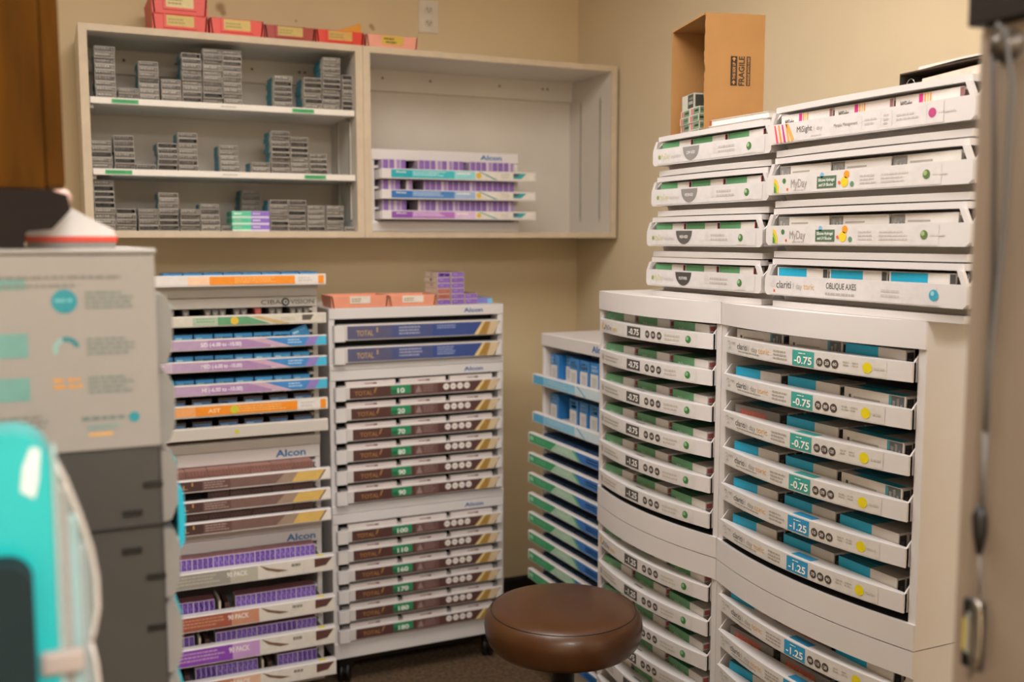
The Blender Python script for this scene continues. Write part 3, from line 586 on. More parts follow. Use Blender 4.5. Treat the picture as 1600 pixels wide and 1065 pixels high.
# ------------------------------------------------------------------ curved drawer towers on the right
TD, TH, CAP, RAIL, SLOT, BOW = .5, .568, .047, .046, .0803, .036
def bow(u, W, b=BOW): return -b * (1 - ((u - W / 2) / (W / 2)) ** 2)
def bowed(W, u0, u1, back, off=0, b=BOW, n=14):
    return [(u0 + (u1 - u0) * i / n, bow(u0 + (u1 - u0) * i / n, W, b) + off) for i in range(n + 1)] + [(u1, back), (u0, back)]
def lab_myday(val, first, circ):
    def f(p, z0, z1, W):
        a, b = z0 + .003, z1 - .003; h = b - a; m = (a + b) / 2
        p.r(.035, .47, a, b, 'D2CECC')
        if first:
            p.poly([(.04, m), (.046, m + h * .38), (.054, m + h * .3), (.05, m - h * .1), (.056, m - h * .3), (.044, m - h * .3)], 'D9A43C', 1); p.disc(.062, m - h * .22, .003, '3A3A3A', 1)
            p.text('MyDay', .067, .112, m - h * .25, h * .45, '7A7672', 1); p.text('toric', .118, .148, m - h * .25, h * .38, 'D6C068', 1, True)
        else:
            p.disc(.052, m, .0085, 'A8A29A', 1); p.micro(.07, .165, m - h * .3, m + h * .3, 2, 'B0AAA2', 1)
        p.r(.205, .268, m - h * .42, m + h * .46, '4A4846', 1); p.text(val, .214, .262, m - h * .22, h * .5, 'F0EEEA', 2, True)
        for k, c in enumerate(circ): p.disc(.298 + k * .0235, m, .0092, '4A4442', 1); p.text(c, .293 + k * .0235, .303 + k * .0235, m - .003, .006, 'D8D2CA', 2, True)
        p.micro(.365, .42, m - h * .35, m + h * .3, 2, 'BDB7AF', 1); p.disc(.443, m, .0085, '3E7A46', 1); p.disc(.441, m + .002, .0045, '7FB47F', 2)
    return f
def lab_clariti(val, circ, c):
    def f(p, z0, z1, W):
        a, b = z0 + .002, z1 - .002; h = b - a; m = (a + b) / 2
        p.r(.037, .495, a, b, 'D3CFCC')
        for k in range(9):
            q = random.Random(k); u = .042 + q.random() * .036; z = a + h * (.15 + q.random() * .6); rr = .003 + q.random() * .004
            p.poly([(u + rr * math.cos(t) , z + rr * math.sin(t)) for t in (0, .8, 1.6, 2.4, 3.1)] + [(u + rr * .8 * math.cos(t), z + rr * .8 * math.sin(t)) for t in (3.1, 2.4, 1.6, .8, 0)], 'A9A59E', 1)
        p.text('clariti', .086, .127, m - h * .12, h * .42, '45423F', 1); p.text('1 day', .132, .165, m - h * .12, h * .36, 'A29D96', 1); p.text('toric', .169, .207, m - h * .12, h * .38, 'DDA552', 1); p.micro(.092, .195, m - h * .36, m - h * .18, 1, 'A8A29A', 1)
        p.micro(.22, .268, m - h * .35, m + h * .35, 3, 'A8A29A', 1)
        p.r(.278, .336, a + h * .02, b, c, 1); p.text(val, .284, .331, m - h * .32, h * .46, 'F2F0EC', 2, True); p.micro(.295, .315, m + h * .26, m + h * .40, 1, 'CFE6E2', 2)
        for k, t in enumerate(circ): p.disc(.350 + k * .0185, m - h * .06, .0082, '4F4643', 1); p.text(t, .3455 + k * .0185, .3545 + k * .0185, m - h * .06 - .003, .006, 'D9D3CB', 2, True)
        p.micro(.405, .42, m - h * .1, m + h * .25, 2, 'B5AFA7', 1); p.micro(.425, .44, m - h * .1, m + h * .25, 2, 'B5AFA7', 1)
        p.disc(.457, m - h * .02, .0098, 'E0CF1C', 1); p.micro(.47, .493, m - h * .15, m + h * .1, 1, 'C3BDB7', 1)
    return f
def tower(fr, W, label, drawers, which):
    t = thing('drawer_cabinet', fr, label, 'cabinet', 'curved drawer cabinets on the right wall'); SL, SR = .018, .018
    m = MB(); m.box(0, SL, 0, TD, RAIL - .002, TH - CAP + .002, WHITE); m.box(W - SR, W, 0, TD, RAIL - .002, TH - CAP + .002, WHITE); m.box(SL, W - SR, TD - .01, TD, 0, TH - .01, WHITE); m.build('body', t, .002)
    MB().prism(bowed(W, .0, W, TD, -.003), 'z', TH - CAP, TH, WHITE).build('top_cap', t, .003)
    MB().prism(bowed(W, .0, W, TD, -.003), 'z', 0, RAIL, WHITE).build('bottom_rail', t, .003)
    MB().prism(bowed(W, SL, W - SR, TD - .012, .004), 'z', RAIL, RAIL + .001, mat('22282B', .5)).build('gap_shade_base', t)  # dark sheet on the white floor, painting in the shade of the drawer gaps
    MB().box(SL, W - SR, TD - .02, TD - .011, RAIL + .001, TH - CAP - .001, mat('22282B', .5)).build('gap_shade_back', t)  # same painted shade, a dark sheet before the white back
    for i, (fn, cols, rows) in enumerate(drawers):
        zt = TH - CAP - i * SLOT; z1 = zt - .024; z0 = zt - .0575; u0, u1 = SL + .002, W - SR - .002
        m = MB().prism(bowed(W, u0, u1, -.0005, -.005), 'z', z0, z1, WHITE)
        m.box(u0, u1, -.001, TD - .05, z0, z0 + .002, WHITE)
        for sx in (u0, u1 - .003): m.prism([(-.006, z0), (-.006, z1), (.012, zt - .004), (TD - .05, zt - .004), (TD - .05, z0)], 'x', sx, sx + .003, WHITE)
        d = m.build('drawer', t, .0015)
        p = Print(lambda u: bow(u, W) - .005); fn(p, z0, z1, W); p.build('label_strip', d)
        if rows > 3:                                                # ink and stickers on the top ledge of the low drawers
            p = Print(P=lambda u, z, l: (u, bow(u, W) * .5 - .003 + z, z1 + l)); p.yf = lambda u: 0
            p.r(.28, .335, -.012, .008, cols[3]) if which == 'cyan' else p.r(.225, .262, -.004, .002, '8A8682')
            p.build('ledge_print', d)
        bu = (.036, .190, .345) if which == 'green' else (.050, .216, .372)
        for c in range(3):
            kd = cols[c]; bw = KIND[kd][1]
            ds = {'green': 'green and white', 'cyan': 'cyan and white', 'paleback': 'pale printed', 'orange': 'grey and orange'}[kd]
            for r_ in range(rows):
                kk = kd if r_ == 0 else ('green' if which == 'green' else 'cyan')
                u = bu[c] + (random.uniform(-.002, .002) if r_ else 0); u = min(u, u1 - .004 - bw)
                lab = '%s lens box at front %s, %s drawer of %s' % (ds, ['left', 'centre', 'right'][c], ORD[i], label.split(',')[0].replace('white curved ', '')) if r_ == 0 else 'lens box %s from front, %s column, %s drawer of %s' % (ORD[r_], ['left', 'centre', 'right'][c], ORD[i], label.split(',')[0].replace('white curved ', ''))
                put(kk, fr, u, .002 + r_ * .0222, z0 + .0022, lab, '%s drawer boxes' % which)
    return t
X0 = 1.33; YG, YC = 2.325, 1.792; WG, WC = .531, .562; ZB = 1.313 - TH
GR = ['green'] * 3
md = [('-0.75', 1, ('10', '20', '160')), ('-0.75', 0, ('70', '80', '20')), ('-0.75', 0, ('90', '100', '110')), ('-0.75', 0, ('10', '160', '180')), ('-1.25', 0, ('10', '20', '160')), ('-1.25', 0, ('70', '80', '90'))]
tower(Fr(X0, YG, ZB, -90), WG, 'upper green-box cabinet, white with six curved drawers', [(lab_myday(*a), GR, n) for a, n in zip(md, (1, 3, 4, 5, 6, 7))], 'green')
md2 = [('-1.25', 1, ('160', '170', '180')), ('-1.25', 0, ('10', '20', '70')), ('-1.75', 0, ('80', '90', '100')), ('-1.75', 0, ('10', '20', '160')), ('-1.75', 0, ('70', '80', '90')), ('-1.75', 0, ('160', '170', '180'))]
tower(Fr(X0, YG, ZB - TH - .0022, -90), WG, 'lower green-box cabinet, white, behind the brown stool', [(lab_myday(*a), GR, n) for a, n in zip(md2, (2, 6, 7, 7, 7, 0))], 'green')
TEAL, SKY = '3E9F97', '2F93C4'
cl = [('-0.75', ('10', '20', '60'), TEAL), ('-0.75', ('70', '80', '90'), TEAL), ('-0.75', ('100', '110', '120'), TEAL), ('-0.75', ('160', '170', '180'), TEAL), ('-1.25', ('10', '20', '60'), SKY), ('-1.25', ('70', '80', '90'), SKY)]
cc = [['paleback', 'paleback', 'cyan'], ['cyan', 'cyan', 'paleback'], ['orange', 'cyan', 'paleback'], ['cyan', 'cyan', 'paleback'], ['cyan', 'cyan', 'cyan'], ['cyan', 'cyan', 'cyan']]
tower(Fr(X0, YC, ZB, -90), WC, 'upper cyan-box cabinet, white with six curved drawers', [(lab_clariti(*a), c + [a[2]], n) for a, c, n in zip(cl, cc, (1, 3, 4, 5, 6, 7))], 'cyan')
cl2 = [('-1.25', ('100', '110', '120'), SKY), ('-1.25', ('160', '170', '180'), SKY)] + [('-1.75', ('10', '20', '60'), SKY)] * 4
cc2 = [['cyan', 'orange', 'cyan'], ['orange', 'orange', 'cyan'], ['cyan'] * 3, ['cyan'] * 3, ['cyan'] * 3, ['cyan'] * 3]
tower(Fr(X0, YC, ZB - TH - .0022, -90), WC, 'lower cyan-box cabinet, white, cut off by the picture edge', [(lab_clariti(*a), c + [a[2]], n) for a, c, n in zip(cl2, cc2, (4, 7, 7, 0, 0, 0))], 'cyan')
for yl, ww, nm in ((YG, WG, 'green-box'), (YC, WC, 'cyan-box')):
    fr = Fr(X0, yl, 0, -90); t = thing('cabinet_stand', fr, 'white low stand under the %s cabinets' % nm, 'stand', 'stands under the curved cabinets'); zt = ZB - TH - .0025
    MB().prism(bowed(ww, .004, ww - .004, TD, .004), 'z', zt - .05, zt, WHITE).build('platform', t, .003)
    for cx, cy in ((.05, .04), (ww - .05, .04), (.05, TD - .04), (ww - .05, TD - .04)):
        MB().lathe([(0, 0), (.024, 0), (.024, .01), (.012, .02), (.012, zt - .0505)], BLACK, (cx, cy, 0), 16).build('foot', t)

# ------------------------------------------------------------------ stacking bins on the cabinets
def stack_bin(fr, W, Hp, label, fn, kind, what, where):
    t = thing('stacking_bin', fr, label, 'bin', 'white stacking bins on the curved cabinets'); D = .34
    MB().prism(bowed(W, .012, W - .012, D, .006, .014), 'z', 0, .0125, WHITE2).build('bottom_plate', t, .0015)
    m = MB(); m.prism([(.014, .0127), (.004, .027), (W - .004, .027), (W - .014, .0127)], 'y', .035, D, WHITE2)
    for s in (0, W - .004): m.prism([(.0, .0255), (.0, .061), (.022, Hp - .013), (D, Hp - .013), (D, .0255)], 'x', s, s + .004, WHITE)
    m.box(.004, W - .004, D - .005, D, .0255, Hp - .013, WHITE); m.box(.004, W - .004, .0, D, .026, .029, WHITE); m.build('tray_body', t)
    c = .007; f = MB().prism([(0, .031), (c, .0245), (W - c, .0245), (W, .031), (W, .057), (W - .003, .063), (.003, .063), (0, .057)], 'y', -.006, 0, WHITE).build('front_panel', t, .0015)
    for s in (0, 1):
        pr = [(.0, .059), (.012, Hp - .013), (.022, Hp - .013), (.010, .059)]
        if s: pr = [(W - a, b) for a, b in pr][::-1]
        MB().prism(pr, 'y', -.0055, .002, WHITE).build('corner_brace', t, .001)
    m = MB().prism(bowed(W, .013, W - .013, .022, .002, .010), 'z', Hp - .0132, Hp - .002, WHITE); m.box(.013, W - .013, .022, D, Hp - .0132, Hp - .006, WHITE); m.build('top_rim', t, .0015)
    p = Print(-.0062); fn(p, .0245, .063, W); p.build('label_strip', f)
    pit = (W - .052) / 3
    for i in range(3): put(kind, fr, .0265 + i * pit, .004, .0294, '%s, %s in the %s' % (what, ['left', 'centre', 'right'][i], where), 'boxes in the stacking bins', 0)
def bin_day(c, txt):
    def f(p, z0, z1, W):
        a, b = z0 + .003, z1 - .003; h = b - a; m = (a + b) / 2
        p.r(.02, W - .02, a, b, 'D4D1D2'); p.disc(.03, m, .005, '8FA05A', 1); p.text('MyDay', .036, .075, m - h * .18, h * .42, 'CFC99A', 1); p.text('multifocal', .08, .118, m - h * .15, h * .26, 'C9BFBF', 1)
        p.poly([(.158 + .032 * math.cos(t) * 1.0, b - abs(math.sin(t)) * h * .95) for t in [math.pi * i / 14 for i in range(15)]], c, 1); p.text(txt, .142, .174, b - h * .52, h * .2, 'E8E4E2', 2, True)
        p.disc(.245, m, .007, 'D0CCCA', 1); p.micro(.26, .325, m - h * .25, m + h * .32, 2, 'BDB8B6', 1); p.disc(.365, m, .008, '4E7A48', 1); p.disc(.363, m + .002, .004, '9CBF8C', 2); p.r(.35, .385, a + h * .06, a + h * .1, 'CFCBC9', 1)
    return f
BL = Fr(1.335, 2.098, 1.3135, -90); BW = .435; BP = .094
for k, (c, tx, nm) in enumerate((('4A4846', 'PLUS POWERS', 'bottom'), ('5E5C5A', 'HIGH ADD', 'second'), ('8A8786', 'MEDIUM ADD', 'third'), ('8F8C8B', 'LOW ADD', 'top'))):
    stack_bin(Fr(1.335 + (.004 if k > 1 else 0), 2.098 - [0, 0, .012, .016][k], 1.3135 + k * (BP + .0004), -90), BW, BP, 'white stacking bin of green boxes, %s of the left stack' % {'bottom': 'lowest', 'second': 'second from bottom', 'third': 'second from top', 'top': 'topmost'}[nm], bin_day(c, tx), 'greenbin', 'green and white lens box', '%s bin of the left stack' % {'bottom': 'lowest', 'second': 'second lowest', 'third': 'second highest', 'top': 'topmost'}[nm])
def bin_sight(p, z0, z1, W):
    a, b = z0 + .002, z1 - .002; h = b - a; m = (a + b) / 2
    p.r(.016, W - .06, a, b, 'D5D1D2')
    for k in range(4): u = .018 + k * .011; p.poly([(u, b), (u + .004, b), (u + .014, a), (u + .008, a)], ['E0526A', 'F09A4A', 'C03A8A', 'F0A85A'][k], 1)
    p.poly([(.052, b), (.06, b), (.078, a + h * .1), (.07, a)], 'F0A85A', 1)
    p.text('MiSight', .085, .127, m - h * .05, h * .32, '55504E', 1); p.text('1 day', .132, .155, m - h * .05, h * .22, 'B0AAAA', 1); p.micro(.125, .155, a + h * .1, a + h * .25, 1, 'C4BEBE', 1)
    p.text('Myopia Management', .185, .245, m - h * .05, h * .18, '8A8486', 1)
    for u in (.255, .30, .325, .40): p.r(u, u + .0006, a + h * .15, b - h * .1, 'C9C3C5', 1)
    p.micro(.262, .29, m - h * .2, m + h * .2, 2, 'BFB9BB', 1); p.micro(.306, .318, m - h * .3, m + h * .3, 3, 'BFB9BB', 1); p.micro(.335, .385, m - h * .2, m + h * .2, 2, 'BFB9BB', 1); p.disc(.412, m, .008, 'B8477E', 1); p.micro(.425, .46, m - h * .1, m + h * .1, 1, 'D0CACC', 1)
def bin_fun(p, z0, z1, W):
    a, b = z0 + .002, z1 - .002; h = b - a; m = (a + b) / 2
    p.r(.016, W - .06, a, b, 'D4D0CF')
    arc = lambda r0, r1: [(.022 + r1 * math.cos(t), a + .002 + r1 * 1.9 * math.sin(t)) for t in (0, .4, .8, 1.2, 1.57)] + [(.022 + r0 * math.cos(t), a + .002 + r0 * 1.9 * math.sin(t)) for t in (1.57, 1.2, .8, .4, 0)]
    p.poly(arc(.011, .015), 'E8C03A', 1); p.poly(arc(.007, .011), '9ABF3A', 1); p.poly([(.022, a + .002)] + [(.022 + .007 * math.cos(t), a + .002 + .013 * math.sin(t)) for t in (0, .4, .8, 1.2, 1.57)], '4E8A48', 1)
    p.disc(.052, m + h * .2, .005, '4E7A48', 1); p.disc(.062, m - h * .28, .0028, 'D8663A', 1); p.text('MyDay', .072, .117, m - h * .2, h * .46, '9A9692', 1); p.micro(.08, .112, a + h * .08, a + h * .2, 1, 'BDB7B1', 1)
    p.r(.145, .196, m - h * .34, m + h * .3, '55705A', 1); p.text('Silicone Hydrogel', .149, .192, m + h * .02, h * .16, 'E4E8E0', 2, True); p.text('and UV Blocker', .151, .19, m - h * .24, h * .16, 'E4E8E0', 2, True); p.disc(.158, m + h * .36, .005, '7AB4DC', 1)
    p.disc(.217, m - h * .08, .0095, 'EAC832', 1); p.disc(.222, m + h * .3, .007, 'E8962A', 1); p.disc(.204, m - h * .1, .003, 'E0603A', 2); p.disc(.236, m - h * .22, .005, '5E8A70', 1)
    p.micro(.255, .295, m - h * .3, m + h * .25, 3, 'BDB7B3', 1); p.micro(.305, .37, m - h * .3, m + h * .25, 3, 'C4BEBA', 1); p.disc(.405, m, .0078, '5E7A4A', 1); p.disc(.403, m + .002, .004, '9CB47C', 2); p.micro(.418, .455, m - h * .1, m + h * .1, 1, 'D0CAC6', 1)
def bin_oblique(p, z0, z1, W):
    a, b = z0 + .002, z1 - .002; h = b - a; m = (a + b) / 2
    p.r(.016, W - .06, a, b, 'D4D1D2'); p.poly([(.018, m), (.03, b), (.034, m), (.026, a + h * .4)], 'CFCACA', 1); p.disc(.031, a + h * .2, .003, 'DD6A3A', 1)
    p.text('clariti', .037, .080, m - h * .12, h * .42, '4A4644', 1); p.text('1 day', .086, .112, m - h * .12, h * .32, 'B5AFAD', 1); p.text('toric', .116, .146, m - h * .12, h * .34, 'DDB478', 1)
    p.text('OBLIQUE AXES', .178, .255, m - h * .0, h * .32, '4A4644', 1); p.micro(.176, .26, a + h * .1, a + h * .35, 1, 'B0AAA8', 1); p.micro(.315, .36, m - h * .3, m + h * .2, 2, 'C4BEBC', 1); p.disc(.43, m, .0095, '3A9FBC', 1); p.disc(.428, m + .003, .004, '8CCBD8', 2); p.micro(.42, .445, a, a + h * .1, 1, 'D4CECC', 1)
BR = .495; BQ = .0985
for k, (fn, kd, ds, nm) in enumerate(((bin_oblique, 'cyanbig', 'cyan and white lens box', 'lowest'), (bin_fun, 'photobox', 'white photo-printed lens box', 'second lowest'), (bin_fun, 'photobox', 'white photo-printed lens box', 'second highest'), (bin_sight, 'pinkbox', 'white pink-striped lens box', 'topmost'))):
    stack_bin(Fr(1.33, 1.645, 1.3135 + k * (BQ + .0004), -90), BR, BQ, ['white stacking bin of cyan boxes, lowest of the right stack', 'white stacking bin with cartoon fruit label, second lowest of the right stack', 'white stacking bin with cartoon fruit label, second highest of the right stack', 'white stacking bin with pink-striped label, topmost of the right stack'][k], fn, kd, ds, '%s bin of the right stack' % nm)

# ------------------------------------------------------------------ things on top of the bins
CB = mat('A97C48', .75, .05, 14, bump=.05); zt = 1.3135 + 3 * .0944 + BP - .0055
cf = Fr(1.378, 1.945, zt, -14); w_, d_, h_, k_ = .146, .215, .272, .004
t = thing('cardboard_box', cf, 'brown cardboard shipping box standing open on the left bin stack', 'box')
zz = [(.002, .0)] + [(random.uniform(-.0008, .0012) + .003 * abs(1 - i / 20) ** .5 + (.0025 if 17 < i < 24 else 0), h_ * i / 40) for i in range(1, 40)] + [(.0, h_)]
fp = MB().prism(zz + [(w_, h_), (w_, 0)], 'y', 0, k_, CB).build('front_panel', t)
MB().box(0, w_, d_ - k_, d_, k_, h_ - k_, CB).build('back_panel', t); MB().box(w_ - k_, w_, k_, d_ - k_, k_, h_ - k_, CB).build('side_panel', t)
MB().box(0, w_, k_, d_, h_ - k_, h_, CB).build('top_panel', t); MB().box(0, w_, k_, d_, 0, k_, CB).build('bottom_panel', t)
p = Print(P=lambda a, b, l: (.064 + .05 - b, -l, .112 + a)); p.yf = lambda u: 0; IK = '2A1C10'; TN = 'C08A50'
p.r(0, .066, .034, .05, IK); p.text('THIS SIDE UP', .014, .052, .0385, .0065, TN, 1, True)
for a in (.003, .055): p.poly([(a, .0405), (a + .004, .0405), (a + .004, .037), (a + .009, .042), (a + .004, .047), (a + .004, .0435), (a, .0435)], TN, 1)
p.text('FRAGILE', 0, .066, .0165, .0135, IK, 0, True); p.r(0, .066, .002, .0115, IK); p.text('HANDLE WITH CARE', .002, .064, .0045, .0045, TN, 1, True); p.build('fragile_print', fp)
for c, y in enumerate((.122, .058)):
    for j in range(4): put('greensmall', cf, .012 + .002 * (j % 2), y, .0045 + j * .0172, 'small green sample box, %s from the bottom, %s column inside the cardboard box' % (ORD[j], ['back', 'front'][c]), 'sample boxes in the cardboard box')
put('greenlarge', cf, .016, .10, .0737, 'larger black and white sample box on top inside the cardboard box', 'sample boxes in the cardboard box')
for j in range(3): put('greensmall', cf, .05 + .03 * j, .012 + .003 * j, .005, 'small green sample box, %s in the front row inside the cardboard box' % ORD[j], 'sample boxes in the cardboard box')
for k, (c, dz, du, th) in enumerate((('C9C4BE', 0, 0, .011), ('DDD8D2', .0115, .006, .013))):
    t = thing('booklet', Fr(1.352 + .004 * k, 1.892 - du, zt + dz + .0005, -90 + 2 * k), ['grey-edged thick booklet under another beside the cardboard box', 'white booklet with reddish spine lying on top beside the cardboard box'][k], 'booklet', 'booklets on the bins')
    MB().box(.003, .19, .002, .098, .0008, th - .0008, mat(c, .7, .08, 90)).build('pages', t); m = MB(); m.box(0, .192, 0, .1, 0, .0007, mat('D8D3CC', .5)); m.box(0, .192, 0, .1, th - .0007, th, mat('E2DDD8', .5)); m.build('covers', t)
    MB().prism([(0, 0), (-.003, th * .3), (-.003, th * .7), (0, th), (.003, th), (.003, 0)], 'y', 0, .1, mat(['8A857E', '9E4A38'][k], .5)).build('spine', t)
zr = 1.3135 + 3 * (BQ + .0004) + BQ - .0055
t = thing('ring_binder', Fr(1.372, 1.352, zr, -90), 'dark ring binder with papers lying on the right bin stack', 'binder'); LB = .30
m = MB().box(0, LB, 0, .22, 0, .002, BLACK); m.build('bottom_cover', t)
MB().prism([(0, .030), (LB, .036), (LB, .0385), (0, .0325)], 'y', 0, .13, mat('3E3026', .5)).build('top_cover', t); MB().box(-.002, 0, 0, .22, 0, .0325, mat('3A332C', .5)).build('spine', t)
MB().prism([(.045, .0025), (.045, .018), (LB - .01, .032), (LB - .01, .0025)], 'y', .004, .215, mat('D6C4B6', .7, .1, 120)).build('papers', t)
for y in (.012, .03, .19):
    MB().tube([(.012 + .009 * math.cos(a), y, .0135 + .0095 * math.sin(a)) for a in [2 * math.pi * i / 16 for i in range(16)]], .0016, mat('C9C6C2', .25, metal=1), 6, True).build('ring', t)
o = MB().prism([(.035, .0005), (.035, .006), (.12, .0085), (.29, .0105), (.29, .0075), (.12, .0055)], 'y', .005, .2, mat('DCD7D0', .7, .05, 90)).build('paper_stack'); o.location = Fr(1.372, 1.352, zr + .0335, -90).o; o.rotation_euler = (0, 0, R(-90)); tag(o, 'loose white papers lying on the dark ring binder', 'paper')

# ------------------------------------------------------------------ stool
sx, sy = 1.02, 1.935
LE = mat('472910', .34, .08, 26, bump=.02, coat=.1); CH = mat('1A1A1B', .3, .05, 20, metal=.6)
t = thing('stool', Fr(sx, sy, 0), 'round brown leather stool with black column in front of the cabinets', 'stool')
s = MB().lathe([(0, .645), (.06, .6445), (.11, .6425), (.14, .6385), (.155, .6340), (.1605, .6305)], LE, n=72).build('seat_top', t)
b = MB().lathe([(.1615, .6300), (.168, .624), (.1745, .612), (.1765, .596), (.1745, .577), (.168, .560), (.158, .549), (.145, .543), (0, .543)], LE, n=72).build('seat_side', t)
MB().tube([(.1612 * math.cos(a), .1612 * math.sin(a), .6302) for a in [2 * math.pi * i / 72 for i in range(72)]], .0014, mat('2A170C', .5), 6, True).build('piping', s)
MB().lathe([(0, .542), (.085, .542), (.085, .534), (.03, .52), (0, .52)], CH, n=32).build('seat_plate', t)
MB().lathe([(.028, .52), (.03, .50), (.026, .495), (.026, .33), (.034, .32), (.034, .11), (0, .11)], CH, n=28).build('column', t)
for k in range(5):
    a = R(20 + 72 * k); c, n = math.cos(a), math.sin(a)
    l = MB().tube([(.02 * c, .02 * n, .115), (.12 * c, .12 * n, .105), (.235 * c, .235 * n, .075)], [.022, .018, .014], CH, 10).build('leg', t)
    q = MB().lathe([(0, -.014), (.026, -.014), (.029, -.008), (.029, .008), (.026, .014), (0, .014)], BLACK, n=18).build('caster', l); q.location = (.235 * c, .235 * n, .0295); q.rotation_euler = (R(90), 0, a + .4)
    MB().tube([(.235 * c, .235 * n, .055), (.235 * c, .235 * n, .08)], .006, CH, 8).build('caster_stem', l)

# ------------------------------------------------------------------ foreground left: lens cabinet seen from its side
pf = Fr(-.40, 1.15, 0); PW, PD, PH = .509, .42, 1.4335
t = thing('sample_cabinet', pf, 'tall grey sample cabinet with printed white side panel in the left foreground', 'cabinet')
GY1 = mat('413F3D', .45, .05, 12)
MB().box(0, PW, .004, PD, .0, PH, GY1).build('body', t, .004)
MB().box(-.002, PW + .002, -.002, PD, PH, PH + .006, mat('A29E99', .4)).build('top_board', t, .003)
sp = MB().box(.0, PW - .001, -.001, .0035, 1.226, PH - .001, mat('9C9792', .45, .02)).build('side_panel', t)
B = .40; TQ = '1E8C9A'
def arc(c, r0, r1, a0, a1, n=10): return [(c[0] + r1 * math.cos(a0 + (a1 - a0) * i / n), c[1] + r1 * math.sin(a0 + (a1 - a0) * i / n)) for i in range(n + 1)] + [(c[0] + r0 * math.cos(a1 - (a1 - a0) * i / n), c[1] + r0 * math.sin(a1 - (a1 - a0) * i / n)) for i in range(n + 1)]
def pp(name, f):
    p = Print(-.0012); f(p); p.build(name, sp)
pp('heading_print', lambda p: (p.micro(B - .05, B + .085, 1.407, 1.413, 1, '7F7C76'), p.micro(B - .05, B + .05, 1.399, 1.404, 1, '7F7C76')))
pp('round_icon', lambda p: (p.disc(B + .018, 1.385, .0125, TQ, 0, 28), p.micro(B + .009, B + .028, 1.383, 1.389, 1, '6FB8C2', 1)))
pp('gauge_icon', lambda p: p.poly(arc((B + .018, 1.335), .008, .013, 3.6, 1.9), '8FB5AE', 0)); pp('gauge_icon', lambda p: p.poly(arc((B + .018, 1.335), .008, .013, 1.9, .2), '2E7F8A', 0))
pp('orange_print', lambda p: p.micro(B + .004, B + .018, 1.292, 1.306, 2, 'D9963C', 0)); pp('orange_print', lambda p: p.micro(B + .0185, B + .032, 1.292, 1.306, 2, 'D9963C', 0))
for z in (1.385, 1.336, 1.295): pp('text_print', lambda p: p.micro(B + .038, B + .085, z - .009, z + .011, 4, '78857F'))
for r_ in ((1.398, 1.408, '6E9A94'), (1.328, 1.353, '6FA09A'), (1.283, 1.307, '6FA09A')): pp('colour_block', lambda p: p.r(B - .048, B - .018, *r_))
pp('text_print', lambda p: p.micro(B - .047, B + .005, 1.252, 1.268, 3, '7F7C76'))
pp('logo_print', lambda p: (p.micro(B + .03, B + .078, 1.256, 1.264, 1, '6E7A78', 0), p.micro(B + .035, B + .07, 1.247, 1.254, 2, '7FA0A0')))
pp('logo_dot', lambda p: p.disc(B + .082, 1.259, .0055, TQ, 0)); pp('orange_print', lambda p: p.r(B + .036, B + .06, 1.241, 1.2445, 'D9A566'))
for x, z in ((.099, 1.182), (.077, 1.152), (.075, 1.110), (.099, 1.078), (.098, 1.02)): MB().box(B + x - .010, B + x + .010, .0005, .0045, z - .003, z + .003, BLACK).build('vent_slot', t)
MB().box(0, PW, .002, .0045, 1.134, 1.137, BLACK).build('panel_joint', t)
for k in range(14):
    z = 1.39 - k * .088
    d = MB().prism([(PW, z - .08), (PW + .010, z - .078), (PW + .017, z - .06), (PW + .018, z - .02), (PW + .012, z - .002), (PW, z)], 'y', .02, PD - .03, mat('8F8C88', .35)).build('drawer', t, .002)
    MB().box(PW + .012, PW + .0185, .03, .1, z - .03, z - .014, mat('1F8F98', .4) if k % 3 else mat('A9CFCB', .4)).build('pull_tab', d)
MB().prism([(PW + .018, 1.095), (PW + .024, 1.105), (PW + .026, 1.135), (PW + .024, 1.165), (PW + .018, 1.172)], 'y', .03, .12, mat('19B4CE', .35)).build('badge', t, .001)
# on the cabinet
wf = Fr(-.018, 1.215, PH + .0065); t = thing('storage_box', wf, 'white sloped box with a red band on the grey sample cabinet', 'box')
MB().prism([(0, .0125), (.093, .0125), (.09, .02), (.068, .032), (.048, .043), (.03, .045), (0, .045)], 'y', 0, .09, mat('DCD8D8', .4)).build('lid', t, .002); MB().box(0, .094, -.001, .091, .006, .0124, mat('D8402C', .4)).build('band', t, .001); MB().box(.002, .092, .001, .089, 0, .0059, mat('8A8784', .4)).build('bottom', t)
wf = Fr(-.14, 1.152, PH + .0065); t = thing('dark_case', wf, 'dark brown case with a pale knob beside the red-banded box', 'case')
MB().prism([(0, 0), (.122, 0), (.124, .018), (.150, .02), (.168, .04), (.165, .055), (.15, .0595), (0, .0615)], 'y', 0, .06, mat('1A110C', .9, .1)).build('case_body', t, .003); MB().lathe([(0, 0), (.010, 0), (.011, .008), (.007, .014), (0, .015)], mat('C9A79A', .4), (.160, .03, .047), 16).build('knob', t)
